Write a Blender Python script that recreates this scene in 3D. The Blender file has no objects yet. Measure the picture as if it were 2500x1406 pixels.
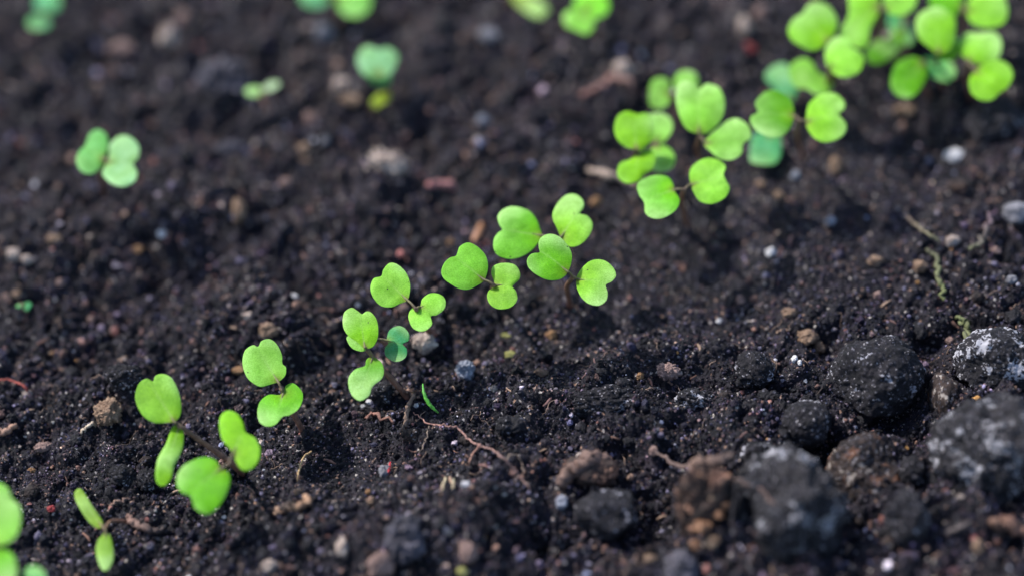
import bpy, math, random
import numpy as np
from mathutils import Vector

random.seed(7)
rng = np.random.default_rng(11)

# ------------------------------------------------------------------ camera, sky, sun, exposure
sc = bpy.context.scene
K = (36.0 / 85.0) * 0.64 / 2500.0          # metres in the focal plane per photo pixel
CAM = np.array([0.0, -0.479, 0.479])
FW = np.array([0.0, math.sqrt(.5), -math.sqrt(.5)])
UPV = np.array([0.0, math.sqrt(.5), math.sqrt(.5)])
RT = np.array([1.0, 0.0, 0.0])
cd = bpy.data.cameras.new('camera')
cam = bpy.data.objects.new('camera', cd)
sc.collection.objects.link(cam)
cam.location = CAM
cam.rotation_euler = (math.radians(45), 0, 0)
cd.lens = 85
cd.sensor_width = 36
cd.clip_start = 0.01
cd.clip_end = 60
cd.dof.use_dof = True
cd.dof.focus_distance = 0.64
cd.dof.aperture_fstop = 2.8
sc.camera = cam

SUN_EL, SUN_AZ = 45.0, -58.0            # azimuth clockwise from +Y: the sun stands behind the bed on the left
w = bpy.data.worlds.new('World')
sc.world = w
w.use_nodes = True
nt = w.node_tree
sky = nt.nodes.new('ShaderNodeTexSky')
sky.sky_type = 'NISHITA'
sky.sun_disc = False
sky.sun_elevation = math.radians(SUN_EL)
sky.sun_rotation = math.radians(SUN_AZ)
bg = nt.nodes.get('Background') or nt.nodes.new('ShaderNodeBackground')
bg.inputs['Strength'].default_value = 0.15
nt.links.new(sky.outputs[0], bg.inputs['Color'])
sl = bpy.data.lights.new('sun', 'SUN')
sl.energy = 3.7
sl.angle = math.radians(0.6)
sl.color = (1.0, 0.965, 0.92)
so = bpy.data.objects.new('sun', sl)
sc.collection.objects.link(so)
a, e = math.radians(SUN_AZ), math.radians(SUN_EL)
sd = Vector((math.sin(a) * math.cos(e), math.cos(a) * math.cos(e), math.sin(e)))
so.rotation_euler = (-sd).to_track_quat('-Z', 'Y').to_euler()
so.location = sd * 3
sc.view_settings.view_transform = 'Standard'
sc.view_settings.look = 'None'
sc.view_settings.exposure = 1.08
sc.view_settings.gamma = 1.0
sc.view_settings.use_curve_mapping = False

# ------------------------------------------------------------------ numpy noise
def _hash(ix, iy, iz, seed):
    h = (ix.astype(np.int64) * 374761393 + iy.astype(np.int64) * 668265263 + iz.astype(np.int64) * 2147483647 + seed * 974634777) & 0xffffffff
    h = ((h ^ (h >> 13)) * 1274126177) & 0xffffffff
    h = ((h ^ (h >> 16)) * 2246822519) & 0xffffffff
    return ((h ^ (h >> 15)) & 0xffffff) / float(0xffffff)

def vnoise2(x, y, seed=0):
    """smooth gradient noise, about -1..1"""
    x0 = np.floor(x); y0 = np.floor(y)
    fx = x - x0; fy = y - y0
    ux = fx * fx * fx * (fx * (fx * 6 - 15) + 10); uy = fy * fy * fy * (fy * (fy * 6 - 15) + 10)
    z = np.zeros_like(x0)
    def g(i, j):
        t = _hash(x0 + i, y0 + j, z, seed) * 2 * math.pi
        return np.cos(t) * (fx - i) + np.sin(t) * (fy - j)
    a = g(0, 0); b = g(1, 0); c = g(0, 1); d = g(1, 1)
    return ((a + (b - a) * ux) * (1 - uy) + (c + (d - c) * ux) * uy) * 1.5

def vnoise3(p, seed=0):
    p0 = np.floor(p); f = p - p0
    u = f * f * (3 - 2 * f)
    r = 0
    for i in (0, 1):
        for j in (0, 1):
            for k in (0, 1):
                wgt = (u[:, 0] if i else 1 - u[:, 0]) * (u[:, 1] if j else 1 - u[:, 1]) * (u[:, 2] if k else 1 - u[:, 2])
                r = r + wgt * _hash(p0[:, 0] + i, p0[:, 1] + j, p0[:, 2] + k, seed)
    return r * 2 - 1

def worley2(x, y, seed=0):
    """distance to the nearest cell point, and that point's random number"""
    x0 = np.floor(x); y0 = np.floor(y)
    best = np.full(x.shape, 9.0); rid = np.zeros(x.shape)
    z = np.zeros_like(x0)
    for i in (-1, 0, 1):
        for j in (-1, 0, 1):
            cx = x0 + i; cy = y0 + j
            dx = cx + _hash(cx, cy, z, seed) - x
            dy = cy + _hash(cx, cy, z + 1, seed) - y
            d = np.sqrt(dx * dx + dy * dy)
            m = d < best
            best = np.where(m, d, best)
            rid = np.where(m, _hash(cx, cy, z + 2, seed), rid)
    return best, rid

# ------------------------------------------------------------------ pixel -> place
def ray(px, py):
    return FW * 0.64 + RT * (px - 1250) * K + UPV * (703 - py) * K

def at(px, py, z):
    r = ray(px, py)
    return CAM + r * ((z - CAM[2]) / r[2])

# large shape of the bed: (px, py, radius mm, height mm)
BUMPS = [
    (560, 190, 11, 9), (640, 290, 9, 6), (470, 250, 8, 5), (560, 330, 10, -6),
    (280, 500, 20, 7), (420, 630, 13, -7), (100, 620, 14, 5), (60, 800, 12, 4), (470, 500, 14, 5), (300, 780, 13, -4),
    (620, 720, 12, 4), (840, 640, 13, 3), (1010, 840, 8, 3), (1100, 900, 10, -3), (250, 900, 10, 4), (680, 830, 9, 3),
    (30, 480, 14, 6), (130, 330, 20, -3), (860, 420, 15, 4), (650, 130, 16, -4), (1250, 180, 20, 5), (1240, 300, 14, -3),
    (1480, 970, 8, 7), (1420, 1010, 7, 4), (1640, 930, 14, 3.5), (1240, 1070, 14, 4), (1080, 1110, 10, 3), (1830, 1090, 9, 4),
    (1560, 1060, 8, 3), (1350, 1050, 8, 2),
    (900, 1370, 16, 8), (600, 1390, 14, 5), (1150, 1330, 13, 6), (1300, 1180, 9, 3), (1330, 1330, 10, -7), (1590, 1290, 9, -10),
    (1720, 1330, 14, 7), (1180, 1240, 10, 4), (1000, 1210, 8, 2), (740, 1290, 9, 4),
    (2020, 890, 6, -6), (2160, 1050, 7, -6), (2260, 900, 5, -6), (1905, 1000, 4, -3), (1990, 1100, 6, -5), (2370, 985, 5, -4), (2000, 1130, 8, -7), (2250, 1130, 8, -6), (2230, 1000, 9, -6), (2060, 1300, 14, -5), (2250, 1330, 14, 3),
    (1920, 1390, 14, 4), (150, 1230, 18, -3), (420, 1330, 14, -2), (800, 1100, 16, -3), (1950, 650, 14, 3), (1650, 640, 20, -3),
    (1800, 800, 14, -3), (2100, 560, 18, 2), (2440, 520, 12, 5), (2430, 290, 18, 8), (2250, 250, 12, -4), (2000, 440, 16, -2),
    (1340, 380, 12, 4), (1180, 460, 12, -4), (1480, 230, 14, 5), (330, 60, 14, -5), (160, 180, 14, 4), (1080, 90, 14, 4),
    (1640, 60, 18, -3), (980, 310, 12, -4), (880, 270, 11, 5), (740, 360, 9, 4), (2330, 640, 12, 4), (2200, 780, 12, 3),
]
BW = [(at(b[0], b[1], 0)[:2], b[2] * 1e-3, b[3] * 1e-3) for b in BUMPS]
SMOOTH = [(1780, 640, 32, .75), (1500, 800, 24, .6), (830, 1130, 22, .7), (2150, 520, 34, .6), (1700, 560, 26, .5), (1400, 850, 18, .5), (1950, 700, 20, .4), (1100, 1000, 10, .4), (120, 1230, 30, .45), (2000, 380, 30, .4)]
SW = [(at(s[0], s[1], 0)[:2], s[2] * 1e-3, s[3]) for s in SMOOTH]

def roughness(x, y):
    r = np.ones_like(x)
    for c, s, k in SW:
        r = r - k * np.exp(-((x - c[0]) ** 2 + (y - c[1]) ** 2) / (s * s))
    return np.clip(r, .12, 1)

def height(x, y):
    x = np.asarray(x, float); y = np.asarray(y, float)
    wx = x + 0.0035 * vnoise2(x / .011, y / .011, 71); wy = y + 0.0035 * vnoise2(x / .011, y / .011, 72)
    z = 0.075 * np.clip(x, -.3, .3)
    for c, s, hh in BW:
        z = z + hh * np.exp(-((wx - c[0]) ** 2 + (wy - c[1]) ** 2) / (s * s))
    r = roughness(x, y)
    z = z + .0034 * vnoise2(wx / .034, wy / .034, 1) + .0030 * vnoise2(wx / .016, wy / .016, 2) * r
    z = z + .0048 * (np.abs(vnoise2(wx / .0085, wy / .0085, 3)) - .25) * r
    # rounded lumps of several sizes, wanting here and there
    for cell, amp, sd_ in ((.0068, .0022, 11), (.0036, .0010, 12), (.0019, .00045, 13), (.00105, .00026, 14)):
        jx = wx + cell * .35 * vnoise2(x / cell * 1.3, y / cell * 1.3, sd_ + 50)
        jy = wy + cell * .35 * vnoise2(x / cell * 1.3, y / cell * 1.3, sd_ + 60)
        d, rid = worley2(jx / cell, jy / cell, sd_)
        hgt = np.sqrt(np.clip(1 - (d / .72) ** 2, 0, 1)) * (.25 + .9 * rid)
        z = z + amp * hgt * (r if cell > .0015 else .5 + .5 * r)
    z = z + .0007 * vnoise2(x / .0013, y / .0013, 21) + .00035 * vnoise2(x / .0006, y / .0006, 22)
    return z

def h1(x, y):
    return float(height(np.array([x]), np.array([y]))[0])

def ground(px, py, up=0.0):
    """the point of the bed that pixel looks at, raised by up"""
    r = ray(px, py)
    t = ((0.02 - CAM[2]) / r[2])
    n = 70
    ts = t + np.arange(n) * .001
    P = CAM[None, :] + r[None, :] * ts[:, None]
    hh = height(P[:, 0], P[:, 1])
    i = int(np.argmax(P[:, 2] <= hh))
    p = P[i].copy()
    p[2] = hh[i] + up
    return p

# ------------------------------------------------------------------ materials
def new_mat(name):
    m = bpy.data.materials.new(name)
    m.use_nodes = True
    t = m.node_tree
    for n in list(t.nodes):
        t.nodes.remove(n)
    return m, t

def N(t, kind, **kw):
    n = t.nodes.new(kind)
    for k, v in kw.items():
        if k.startswith('i_'):
            key = k[2:].replace('_', ' ')
            n.inputs[key].default_value = v
        else:
            setattr(n, k, v)
    return n

def ramp(t, fac, stops):
    r = t.nodes.new('ShaderNodeValToRGB')
    el = r.color_ramp.elements
    while len(el) < len(stops):
        el.new(.5)
    for e_, (p, c) in zip(el, stops):
        e_.position = p
        e_.color = (*c, 1) if len(c) == 3 else c
    t.links.new(fac, r.inputs[0])
    return r

def mixc(t, fac, a, b, mode='MIX'):
    m = t.nodes.new('ShaderNodeMix')
    m.data_type = 'RGBA'; m.blend_type = mode
    L = t.links
    for sock, v in ((m.inputs[0], fac), (m.inputs[6], a), (m.inputs[7], b)):
        if hasattr(v, 'is_linked'):
            L.new(v, sock)
        elif isinstance(v, (int, float)):
            sock.default_value = v
        else:
            sock.default_value = (*v, 1)
    return m.outputs[2]

def noise(t, co, scale, detail=3, rough=.55, dist=0):
    n = N(t, 'ShaderNodeTexNoise')
    n.inputs['Scale'].default_value = scale; n.inputs['Detail'].default_value = detail
    n.inputs['Roughness'].default_value = rough; n.inputs['Distortion'].default_value = dist
    t.links.new(co, n.inputs['Vector'])
    return n.outputs[0]

def bump(t, hgt, dist, strength=1.0, prev=None):
    b = N(t, 'ShaderNodeBump')
    b.inputs['Distance'].default_value = dist; b.inputs['Strength'].default_value = strength
    t.links.new(hgt, b.inputs['Height'])
    if prev is not None:
        t.links.new(prev, b.inputs['Normal'])
    return b.outputs[0]

def finish(t, shader):
    o = N(t, 'ShaderNodeOutputMaterial')
    t.links.new(shader, o.inputs['Surface'])

def soil_material():
    m, t = new_mat('dark_soil')
    co = N(t, 'ShaderNodeTexCoord').outputs['Object']
    n1 = noise(t, co, 90, 4, .6)
    n2 = noise(t, co, 700, 4, .65)
    c = ramp(t, n1, [(.3, (.0044, .0043, .0064)), (.5, (.0085, .0074, .0112)), (.68, (.021, .016, .022))])
    c2 = ramp(t, n2, [(.35, (.35, .37, .42)), (.55, (1, 1, 1)), (.72, (2.0, 1.8, 1.7))])
    col = mixc(t, 1.0, c.outputs[0], c2.outputs[0], 'MULTIPLY')
    v = N(t, 'ShaderNodeTexVoronoi'); v.inputs['Scale'].default_value = 1500
    t.links.new(co, v.inputs['Vector'])
    sep = N(t, 'ShaderNodeSeparateColor'); t.links.new(v.outputs['Color'], sep.inputs[0])
    sp = ramp(t, sep.outputs[0], [(.948, (0, 0, 0)), (.952, (1, 1, 1))])
    spc = ramp(t, sep.outputs[1], [(.3, (.20, .12, .085)), (.55, (.13, .12, .14)), (.85, (.34, .30, .27))])
    col = mixc(t, sp.outputs[0], col, spc.outputs[0])
    p = N(t, 'ShaderNodeBsdfPrincipled')
    t.links.new(col, p.inputs['Base Color'])
    rr = ramp(t, n2, [(.35, (.66,) * 3), (.7, (.30,) * 3)])
    t.links.new(rr.outputs[0], p.inputs['Roughness'])
    p.inputs['Specular IOR Level'].default_value = .17
    b = bump(t, noise(t, co, 1500, 5, .7), .0006, .9)
    t.links.new(b, p.inputs['Normal'])
    finish(t, p.outputs[0])
    return m

def crumb_material():
    m, t = new_mat('soil_crumb')
    at_ = N(t, 'ShaderNodeAttribute'); at_.attribute_type = 'INSTANCER'; at_.attribute_name = 'tone'
    co = N(t, 'ShaderNodeNewGeometry').outputs['Position']
    n2 = noise(t, co, 1300, 4, .65)
    c2 = ramp(t, n2, [(.35, (.45, .46, .5)), (.55, (1, 1, 1)), (.72, (1.7, 1.6, 1.55))])
    col = mixc(t, 1.0, at_.outputs['Color'], c2.outputs[0], 'MULTIPLY')
    p = N(t, 'ShaderNodeBsdfPrincipled')
    t.links.new(col, p.inputs['Base Color'])
    rr = ramp(t, n2, [(.35, (.66,) * 3), (.7, (.27,) * 3)])
    t.links.new(rr.outputs[0], p.inputs['Roughness'])
    p.inputs['Specular IOR Level'].default_value = .17
    t.links.new(bump(t, noise(t, co, 2500, 4, .7), .0004, .8), p.inputs['Normal'])
    finish(t, p.outputs[0])
    return m

def piece_material(name, a_, b_, scale=300, crust=None, crust_at=.6, crust_scale=160, rough=.7, bump_d=.0007, third=None, speck=False):
    """two tones mottled, and a patchy crust of a third colour"""
    m, t = new_mat(name)
    co = N(t, 'ShaderNodeTexCoord').outputs['Object']
    n1 = noise(t, co, scale, 4, .6)
    col = ramp(t, n1, [(.36, a_), (.64, b_)]).outputs[0]
    fine = noise(t, co, scale * 6, 4, .7)
    col = mixc(t, 1.0, col, ramp(t, fine, [(.35, (.55, .55, .57)), (.6, (1.15, 1.12, 1.1))]).outputs[0], 'MULTIPLY')
    if third:
        nn = noise(t, co, scale * .6, 4, .6, .5)
        col = mixc(t, ramp(t, nn, [(.56, (0, 0, 0)), (.64, (1, 1, 1))]).outputs[0], col, third)
    if crust:
        n3 = noise(t, co, crust_scale, 2, .5, .3)
        v = N(t, 'ShaderNodeTexVoronoi'); v.inputs['Scale'].default_value = 1400
        t.links.new(co, v.inputs['Vector'])
        s = N(t, 'ShaderNodeSeparateColor'); t.links.new(v.outputs['Color'], s.inputs[0])
        mul = N(t, 'ShaderNodeMath', operation='MULTIPLY_ADD')
        t.links.new(s.outputs[0], mul.inputs[0]); mul.inputs[1].default_value = .22
        t.links.new(n3, mul.inputs[2])
        mk = ramp(t, mul.outputs[0], [(crust_at + .06, (0, 0, 0)), (crust_at + .10, (1, 1, 1))])
        col = mixc(t, mk.outputs[0], col, crust)
    if speck:
        v = N(t, 'ShaderNodeTexVoronoi'); v.inputs['Scale'].default_value = 2500
        t.links.new(co, v.inputs['Vector'])
        s = N(t, 'ShaderNodeSeparateColor'); t.links.new(v.outputs['Color'], s.inputs[0])
        mk = ramp(t, s.outputs[0], [(.90, (0, 0, 0)), (.905, (1, 1, 1))])
        sc2 = ramp(t, s.outputs[1], [(.4, (.035, .034, .046)), (.75, (.085, .08, .095)), (.96, (.26, .24, .25))])
        col = mixc(t, mk.outputs[0], col, sc2.outputs[0])
    p = N(t, 'ShaderNodeBsdfPrincipled')
    t.links.new(col, p.inputs['Base Color'])
    p.inputs['Roughness'].default_value = rough
    p.inputs['Specular IOR Level'].default_value = .18 if speck else .35
    b = bump(t, noise(t, co, scale * 2.2, 5, .7), bump_d, 1)
    b = bump(t, noise(t, co, 2200, 4, .7), .0004, .8, b)
    t.links.new(b, p.inputs['Normal'])
    finish(t, p.outputs[0])
    return m

def leaf_material():
    m, t = new_mat('seed_leaf_green')
    at_ = N(t, 'ShaderNodeAttribute'); at_.attribute_name = 'tint'
    co = N(t, 'ShaderNodeTexCoord').outputs['Object']
    n1 = noise(t, co, 260, 3, .5)
    n2 = noise(t, co, 3400, 3, .6)
    col = mixc(t, 1.0, at_.outputs['Color'], ramp(t, n1, [(.3, (.78, .86, .7)), (.7, (1.18, 1.12, 1.4))]).outputs[0], 'MULTIPLY')
    col = mixc(t, 1.0, col, ramp(t, n2, [(.36, (.76, .83, .70)), (.64, (1.20, 1.14, 1.6))]).outputs[0], 'MULTIPLY')
    # sparse dark grit caught on the blade
    v = N(t, 'ShaderNodeTexVoronoi'); v.inputs['Scale'].default_value = 750
    t.links.new(co, v.inputs['Vector'])
    s = N(t, 'ShaderNodeSeparateColor'); t.links.new(v.outputs['Color'], s.inputs[0])
    k1 = N(t, 'ShaderNodeMath', operation='GREATER_THAN'); k1.inputs[1].default_value = .965
    t.links.new(s.outputs[0], k1.inputs[0])
    k2 = N(t, 'ShaderNodeMath', operation='LESS_THAN'); k2.inputs[1].default_value = .16
    t.links.new(v.outputs['Distance'], k2.inputs[0])
    k3 = N(t, 'ShaderNodeMath', operation='MULTIPLY')
    t.links.new(k1.outputs[0], k3.inputs[0]); t.links.new(k2.outputs[0], k3.inputs[1])
    col = mixc(t, k3.outputs[0], col, (.03, .06, .02))
    p = N(t, 'ShaderNodeBsdfPrincipled')
    t.links.new(col, p.inputs['Base Color'])
    p.inputs['Roughness'].default_value = .40
    p.inputs['Specular IOR Level'].default_value = .18
    b = bump(t, n2, .00022, .8)
    b = bump(t, noise(t, co, 500, 3, .5), .0005, .5, b)
    t.links.new(b, p.inputs['Normal'])
    tr = N(t, 'ShaderNodeBsdfTranslucent')
    tc = mixc(t, 1.0, col, (1.45, 1.35, .45), 'MULTIPLY')
    t.links.new(tc, tr.inputs[0])
    mx = N(t, 'ShaderNodeMixShader'); mx.inputs[0].default_value = .42
    t.links.new(p.outputs[0], mx.inputs[1]); t.links.new(tr.outputs[0], mx.inputs[2])
    finish(t, mx.outputs[0])
    return m

def plain_tinted(name, rough=.5, scale=500, trans=0.0):
    """a tube's own colours run along it in the 'tint' attribute"""
    m, t = new_mat(name)
    at_ = N(t, 'ShaderNodeAttribute'); at_.attribute_name = 'tint'
    co = N(t, 'ShaderNodeTexCoord').outputs['Object']
    n1 = noise(t, co, scale, 4, .65)
    col = mixc(t, 1.0, at_.outputs['Color'], ramp(t, n1, [(.35, (.55, .5, .5)), (.65, (1.4, 1.35, 1.3))]).outputs[0], 'MULTIPLY')
    p = N(t, 'ShaderNodeBsdfPrincipled')
    t.links.new(col, p.inputs['Base Color'])
    p.inputs['Roughness'].default_value = rough
    t.links.new(bump(t, noise(t, co, scale * 3, 4, .7), .0004, .9), p.inputs['Normal'])
    finish(t, p.outputs[0])
    return m

M = {
    'soil': soil_material(), 'crumb': crumb_material(), 'leaf': leaf_material(),
    'stem': plain_tinted('stem_skin', .42, 700), 'root': plain_tinted('root_bark', .7, 900),
    'clod': piece_material('black_clod', (.0048, .0048, .0066), (.017, .0150, .019), 420, (.26, .25, .28), 0.715, 170, speck=True),
    'clod_dusty': piece_material('dusty_clod', (.0055, .0055, .0075), (.019, .017, .021), 420, (.34, .33, .36), .60, 170, speck=True),
    'clod_crust': piece_material('crusted_clod', (.006, .006, .008), (.022, .020, .023), 300, (.22, .215, .235), .675, 150, speck=True),
    'rust': piece_material('rusty_clod', (.010, .008, .009), (.042, .028, .023), 300, (.24, .21, .19), .70, 300, third=(.12, .055, .032), speck=True),
    'bark': piece_material('bark_brown', (.014, .009, .008), (.060, .031, .022), 180, (.24, .12, .075), .66, 240, third=(.10, .048, .032)),
    'amber': piece_material('amber_grain', (.15, .070, .035), (.27, .14, .075), 300, rough=.5),
    'tan': piece_material('tan_crumb', (.20, .12, .075), (.44, .30, .20), 500, rough=.75),
    'orange': piece_material('orange_tan_crumb', (.26, .13, .055), (.50, .29, .14), 500, rough=.7),
    'lilac': piece_material('lilac_grey_clod', (.022, .020, .027), (.105, .098, .125), 260, rough=.6),
    'pale': piece_material('pale_grit', (.20, .145, .12), (.50, .42, .36), 350, rough=.7),
    'pink': piece_material('pinkish_crumb', (.13, .080, .070), (.34, .225, .19), 450, rough=.75),
    'white': piece_material('white_grit', (.40, .385, .38), (.66, .65, .66), 400, rough=.45, bump_d=.0003),
    'bluish': piece_material('bluish_grit', (.10, .11, .14), (.28, .30, .36), 450, rough=.4, bump_d=.0004),
    'grey': piece_material('grey_stone', (.10, .10, .115), (.24, .235, .26), 300, rough=.6),
    'red': piece_material('red_bit', (.20, .018, .02), (.36, .04, .04), 500, rough=.35, bump_d=.0002),
    'yellow': piece_material('yellow_green_bit', (.30, .30, .07), (.52, .50, .18), 500, rough=.6),
    'moss': piece_material('mossy_stalk', (.10, .12, .03), (.25, .27, .08), 500, rough=.7),
    'wood': piece_material('pale_wood', (.22, .17, .125), (.46, .38, .30), 350, rough=.75),
}

# ------------------------------------------------------------------ mesh helpers
def link(o):
    sc.collection.objects.link(o)
    return o

def mesh_obj(name, verts, faces, mat, parent=None, origin=(0, 0, 0), tint=None, smooth=True):
    me = bpy.data.meshes.new(name)
    v = np.asarray(verts, float) - np.asarray(origin, float)
    me.from_pydata(v.tolist(), [], [tuple(f) for f in faces])
    me.update()
    if smooth:
        me.polygons.foreach_set('use_smooth', np.ones(len(me.polygons), bool))
    if tint is not None:
        at_ = me.color_attributes.new('tint', 'FLOAT_COLOR', 'POINT')
        c = np.ones((len(v), 4)); c[:, :3] = tint
        at_.data.foreach_set('color', c.ravel())
    me.materials.append(mat)
    o = bpy.data.objects.new(name, me)
    link(o)
    if parent is not None:
        o.parent = parent
    else:
        o.location = origin
    return o

def tag(o, label, cat, group=None):
    o['label'] = label
    o['category'] = cat
    if group:
        o['group'] = group
    return o

def thing(name, loc, label, cat, group=None):
    o = bpy.data.objects.new(name, None)
    o.empty_display_size = .005
    link(o)
    o.location = loc
    return tag(o, label, cat, group)

def spline(P, n):
    """Catmull-Rom through P (open)"""
    P = np.asarray(P, float)
    if len(P) == 2:
        return P[0] + (P[1] - P[0]) * np.linspace(0, 1, n)[:, None]
    Q = np.vstack([2 * P[0] - P[1], P, 2 * P[-1] - P[-2]])
    out = []
    for s in np.linspace(0, len(P) - 1 - 1e-6, n):
        i = int(s); f = s - i
        a_, b_, c_, d_ = Q[i], Q[i + 1], Q[i + 2], Q[i + 3]
        out.append(.5 * ((2 * b_) + (-a_ + c_) * f + (2 * a_ - 5 * b_ + 4 * c_ - d_) * f * f + (-a_ + 3 * b_ - 3 * c_ + d_) * f ** 3))
    return np.array(out)

def closed_spline(P, per):
    P = np.asarray(P, float); n = len(P); out = []
    for i in range(n):
        a_, b_, c_, d_ = P[i - 1], P[i], P[(i + 1) % n], P[(i + 2) % n]
        for k in range(per):
            f = k / per
            out.append(.5 * ((2 * b_) + (-a_ + c_) * f + (2 * a_ - 5 * b_ + 4 * c_ - d_) * f * f + (-a_ + 3 * b_ - 3 * c_ + d_) * f ** 3))
    return np.array(out)

def tube(path, radii, sides=8, rough=0.0, seed=0):
    path = np.asarray(path, float); n = len(path)
    radii = np.interp(np.linspace(0, 1, n), np.linspace(0, 1, len(radii)), radii)
    T = np.gradient(path, axis=0); T /= np.linalg.norm(T, axis=1)[:, None] + 1e-12
    ref = np.array([0., 0., 1.]) if abs(T[0, 2]) < .9 else np.array([1., 0., 0.])
    V, F = [], []
    rr = np.random.default_rng(seed)
    for i in range(n):
        u = np.cross(T[i], ref); u /= np.linalg.norm(u) + 1e-12
        v = np.cross(T[i], u)
        for k in range(sides):
            th = 2 * math.pi * k / sides
            r = radii[i] * (1 + rough * rr.uniform(-1, 1))
            V.append(path[i] + (u * math.cos(th) + v * math.sin(th)) * r)
    for i in range(n - 1):
        for k in range(sides):
            k2 = (k + 1) % sides
            F.append((i * sides + k, i * sides + k2, (i + 1) * sides + k2, (i + 1) * sides + k))
    a0 = len(V); V.append(path[0] - T[0] * radii[0] * .5)
    a1 = len(V); V.append(path[-1] + T[-1] * radii[-1] * .5)
    for k in range(sides):
        k2 = (k + 1) % sides
        F.append((a0, k2, k)); F.append((a1, (n - 1) * sides + k, (n - 1) * sides + k2))
    return np.array(V), F

_ico = {}
def ico(sub):
    if sub not in _ico:
        t = (1 + 5 ** .5) / 2
        V = [(-1, t, 0), (1, t, 0), (-1, -t, 0), (1, -t, 0), (0, -1, t), (0, 1, t), (0, -1, -t), (0, 1, -t), (t, 0, -1), (t, 0, 1), (-t, 0, -1), (-t, 0, 1)]
        F = [(0, 11, 5), (0, 5, 1), (0, 1, 7), (0, 7, 10), (0, 10, 11), (1, 5, 9), (5, 11, 4), (11, 10, 2), (10, 7, 6), (7, 1, 8), (3, 9, 4), (3, 4, 2), (3, 2, 6), (3, 6, 8), (3, 8, 9), (4, 9, 5), (2, 4, 11), (6, 2, 10), (8, 6, 7), (9, 8, 1)]
        V = [np.array(v) / np.linalg.norm(v) for v in V]
        for _ in range(sub):
            cache, nf = {}, []
            def mid(i, j):
                k = (min(i, j), max(i, j))
                if k not in cache:
                    m = V[i] + V[j]; V.append(m / np.linalg.norm(m)); cache[k] = len(V) - 1
                return cache[k]
            for a_, b_, c_ in F:
                x, y, z = mid(a_, b_), mid(b_, c_), mid(c_, a_)
                nf += [(a_, x, z), (b_, y, x), (c_, z, y), (x, y, z)]
            F = nf
        _ico[sub] = (np.array(V), F)
    return _ico[sub]

def lump(scale, seed, sub=3, lumpy=.16, fine=.06, cuts=5, cut=.82, rot=0.0, crumbly=0.0):
    """an irregular clod or stone: a ball cut by planes, then lumped"""
    V, F = ico(sub)
    rr = np.random.default_rng(seed)
    d = np.ones(len(V))
    for _ in range(cuts):
        n = rr.normal(size=3); n /= np.linalg.norm(n)
        c = V @ n
        lim = rr.uniform(cut - .08, cut + .1)
        d = np.where(c > lim, np.minimum(d, lim / np.maximum(c, 1e-6)), d)
    off = rr.uniform(0, 50, 3)
    d = d + lumpy * vnoise3(V * 1.5 + off, seed) + fine * vnoise3(V * 5 + off, seed + 1)
    if sub >= 4:
        d = d + fine * .7 * vnoise3(V * 11 + off, seed + 2) + fine * .45 * vnoise3(V * 24 + off, seed + 3)
    if crumbly:
        d = d + crumbly * (np.abs(vnoise3(V * 3.4 + off, seed + 4)) - .3)
        d = d + crumbly * .6 * (np.abs(vnoise3(V * 7.5 + off, seed + 5)) - .3)
    P = V * d[:, None] * np.asarray(scale)[None, :]
    c, s = math.cos(rot), math.sin(rot)
    P = np.stack([P[:, 0] * c - P[:, 1] * s, P[:, 0] * s + P[:, 1] * c, P[:, 2]], 1)
    return P, F

# ------------------------------------------------------------------ the bed
def axis(lo, hi, step, far):
    core = np.arange(lo, hi, step)
    out, s, x = [], step, hi
    while x < far:
        s *= 1.25; x += s; out.append(x)
    return np.concatenate([[-(v - hi) + lo for v in out][::-1], core, np.array(out) - step * 0])

gx = axis(-.185, .185, .00036, 2.5)
gy = axis(-.130, .175, .00036, 2.5)
X, Y = np.meshgrid(gx, gy)
Z = height(X.ravel(), Y.ravel()).reshape(X.shape)
nx, ny = len(gx), len(gy)
me = bpy.data.meshes.new('ground')
co = np.stack([X, Y, Z], -1).reshape(-1, 3)
idx = np.arange(nx * ny).reshape(ny, nx)
quads = np.stack([idx[:-1, :-1], idx[:-1, 1:], idx[1:, 1:], idx[1:, :-1]], -1).reshape(-1, 4)
me.vertices.add(len(co)); me.vertices.foreach_set('co', co.ravel())
me.loops.add(quads.size); me.loops.foreach_set('vertex_index', quads.ravel().astype(np.int32))
me.polygons.add(len(quads)); me.polygons.foreach_set('loop_start', np.arange(0, quads.size, 4, dtype=np.int32))
me.polygons.foreach_set('loop_total', np.full(len(quads), 4, np.int32))
me.update(calc_edges=True)
me.polygons.foreach_set('use_smooth', np.ones(len(quads), bool))
me.materials.append(M['soil'])
g = link(bpy.data.objects.new('ground', me))
g['kind'] = 'structure'
g['label'] = 'dark crumbly soil of the seed bed'

def hgrid(x, y):
    """height read off the grid, for tens of thousands of points"""
    i = np.clip(np.searchsorted(gx, x) - 1, 0, nx - 2); j = np.clip(np.searchsorted(gy, y) - 1, 0, ny - 2)
    fx = (x - gx[i]) / (gx[i + 1] - gx[i]); fy = (y - gy[j]) / (gy[j + 1] - gy[j])
    return (Z[j, i] * (1 - fx) + Z[j, i + 1] * fx) * (1 - fy) + (Z[j + 1, i] * (1 - fx) + Z[j + 1, i + 1] * fx) * fy

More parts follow.
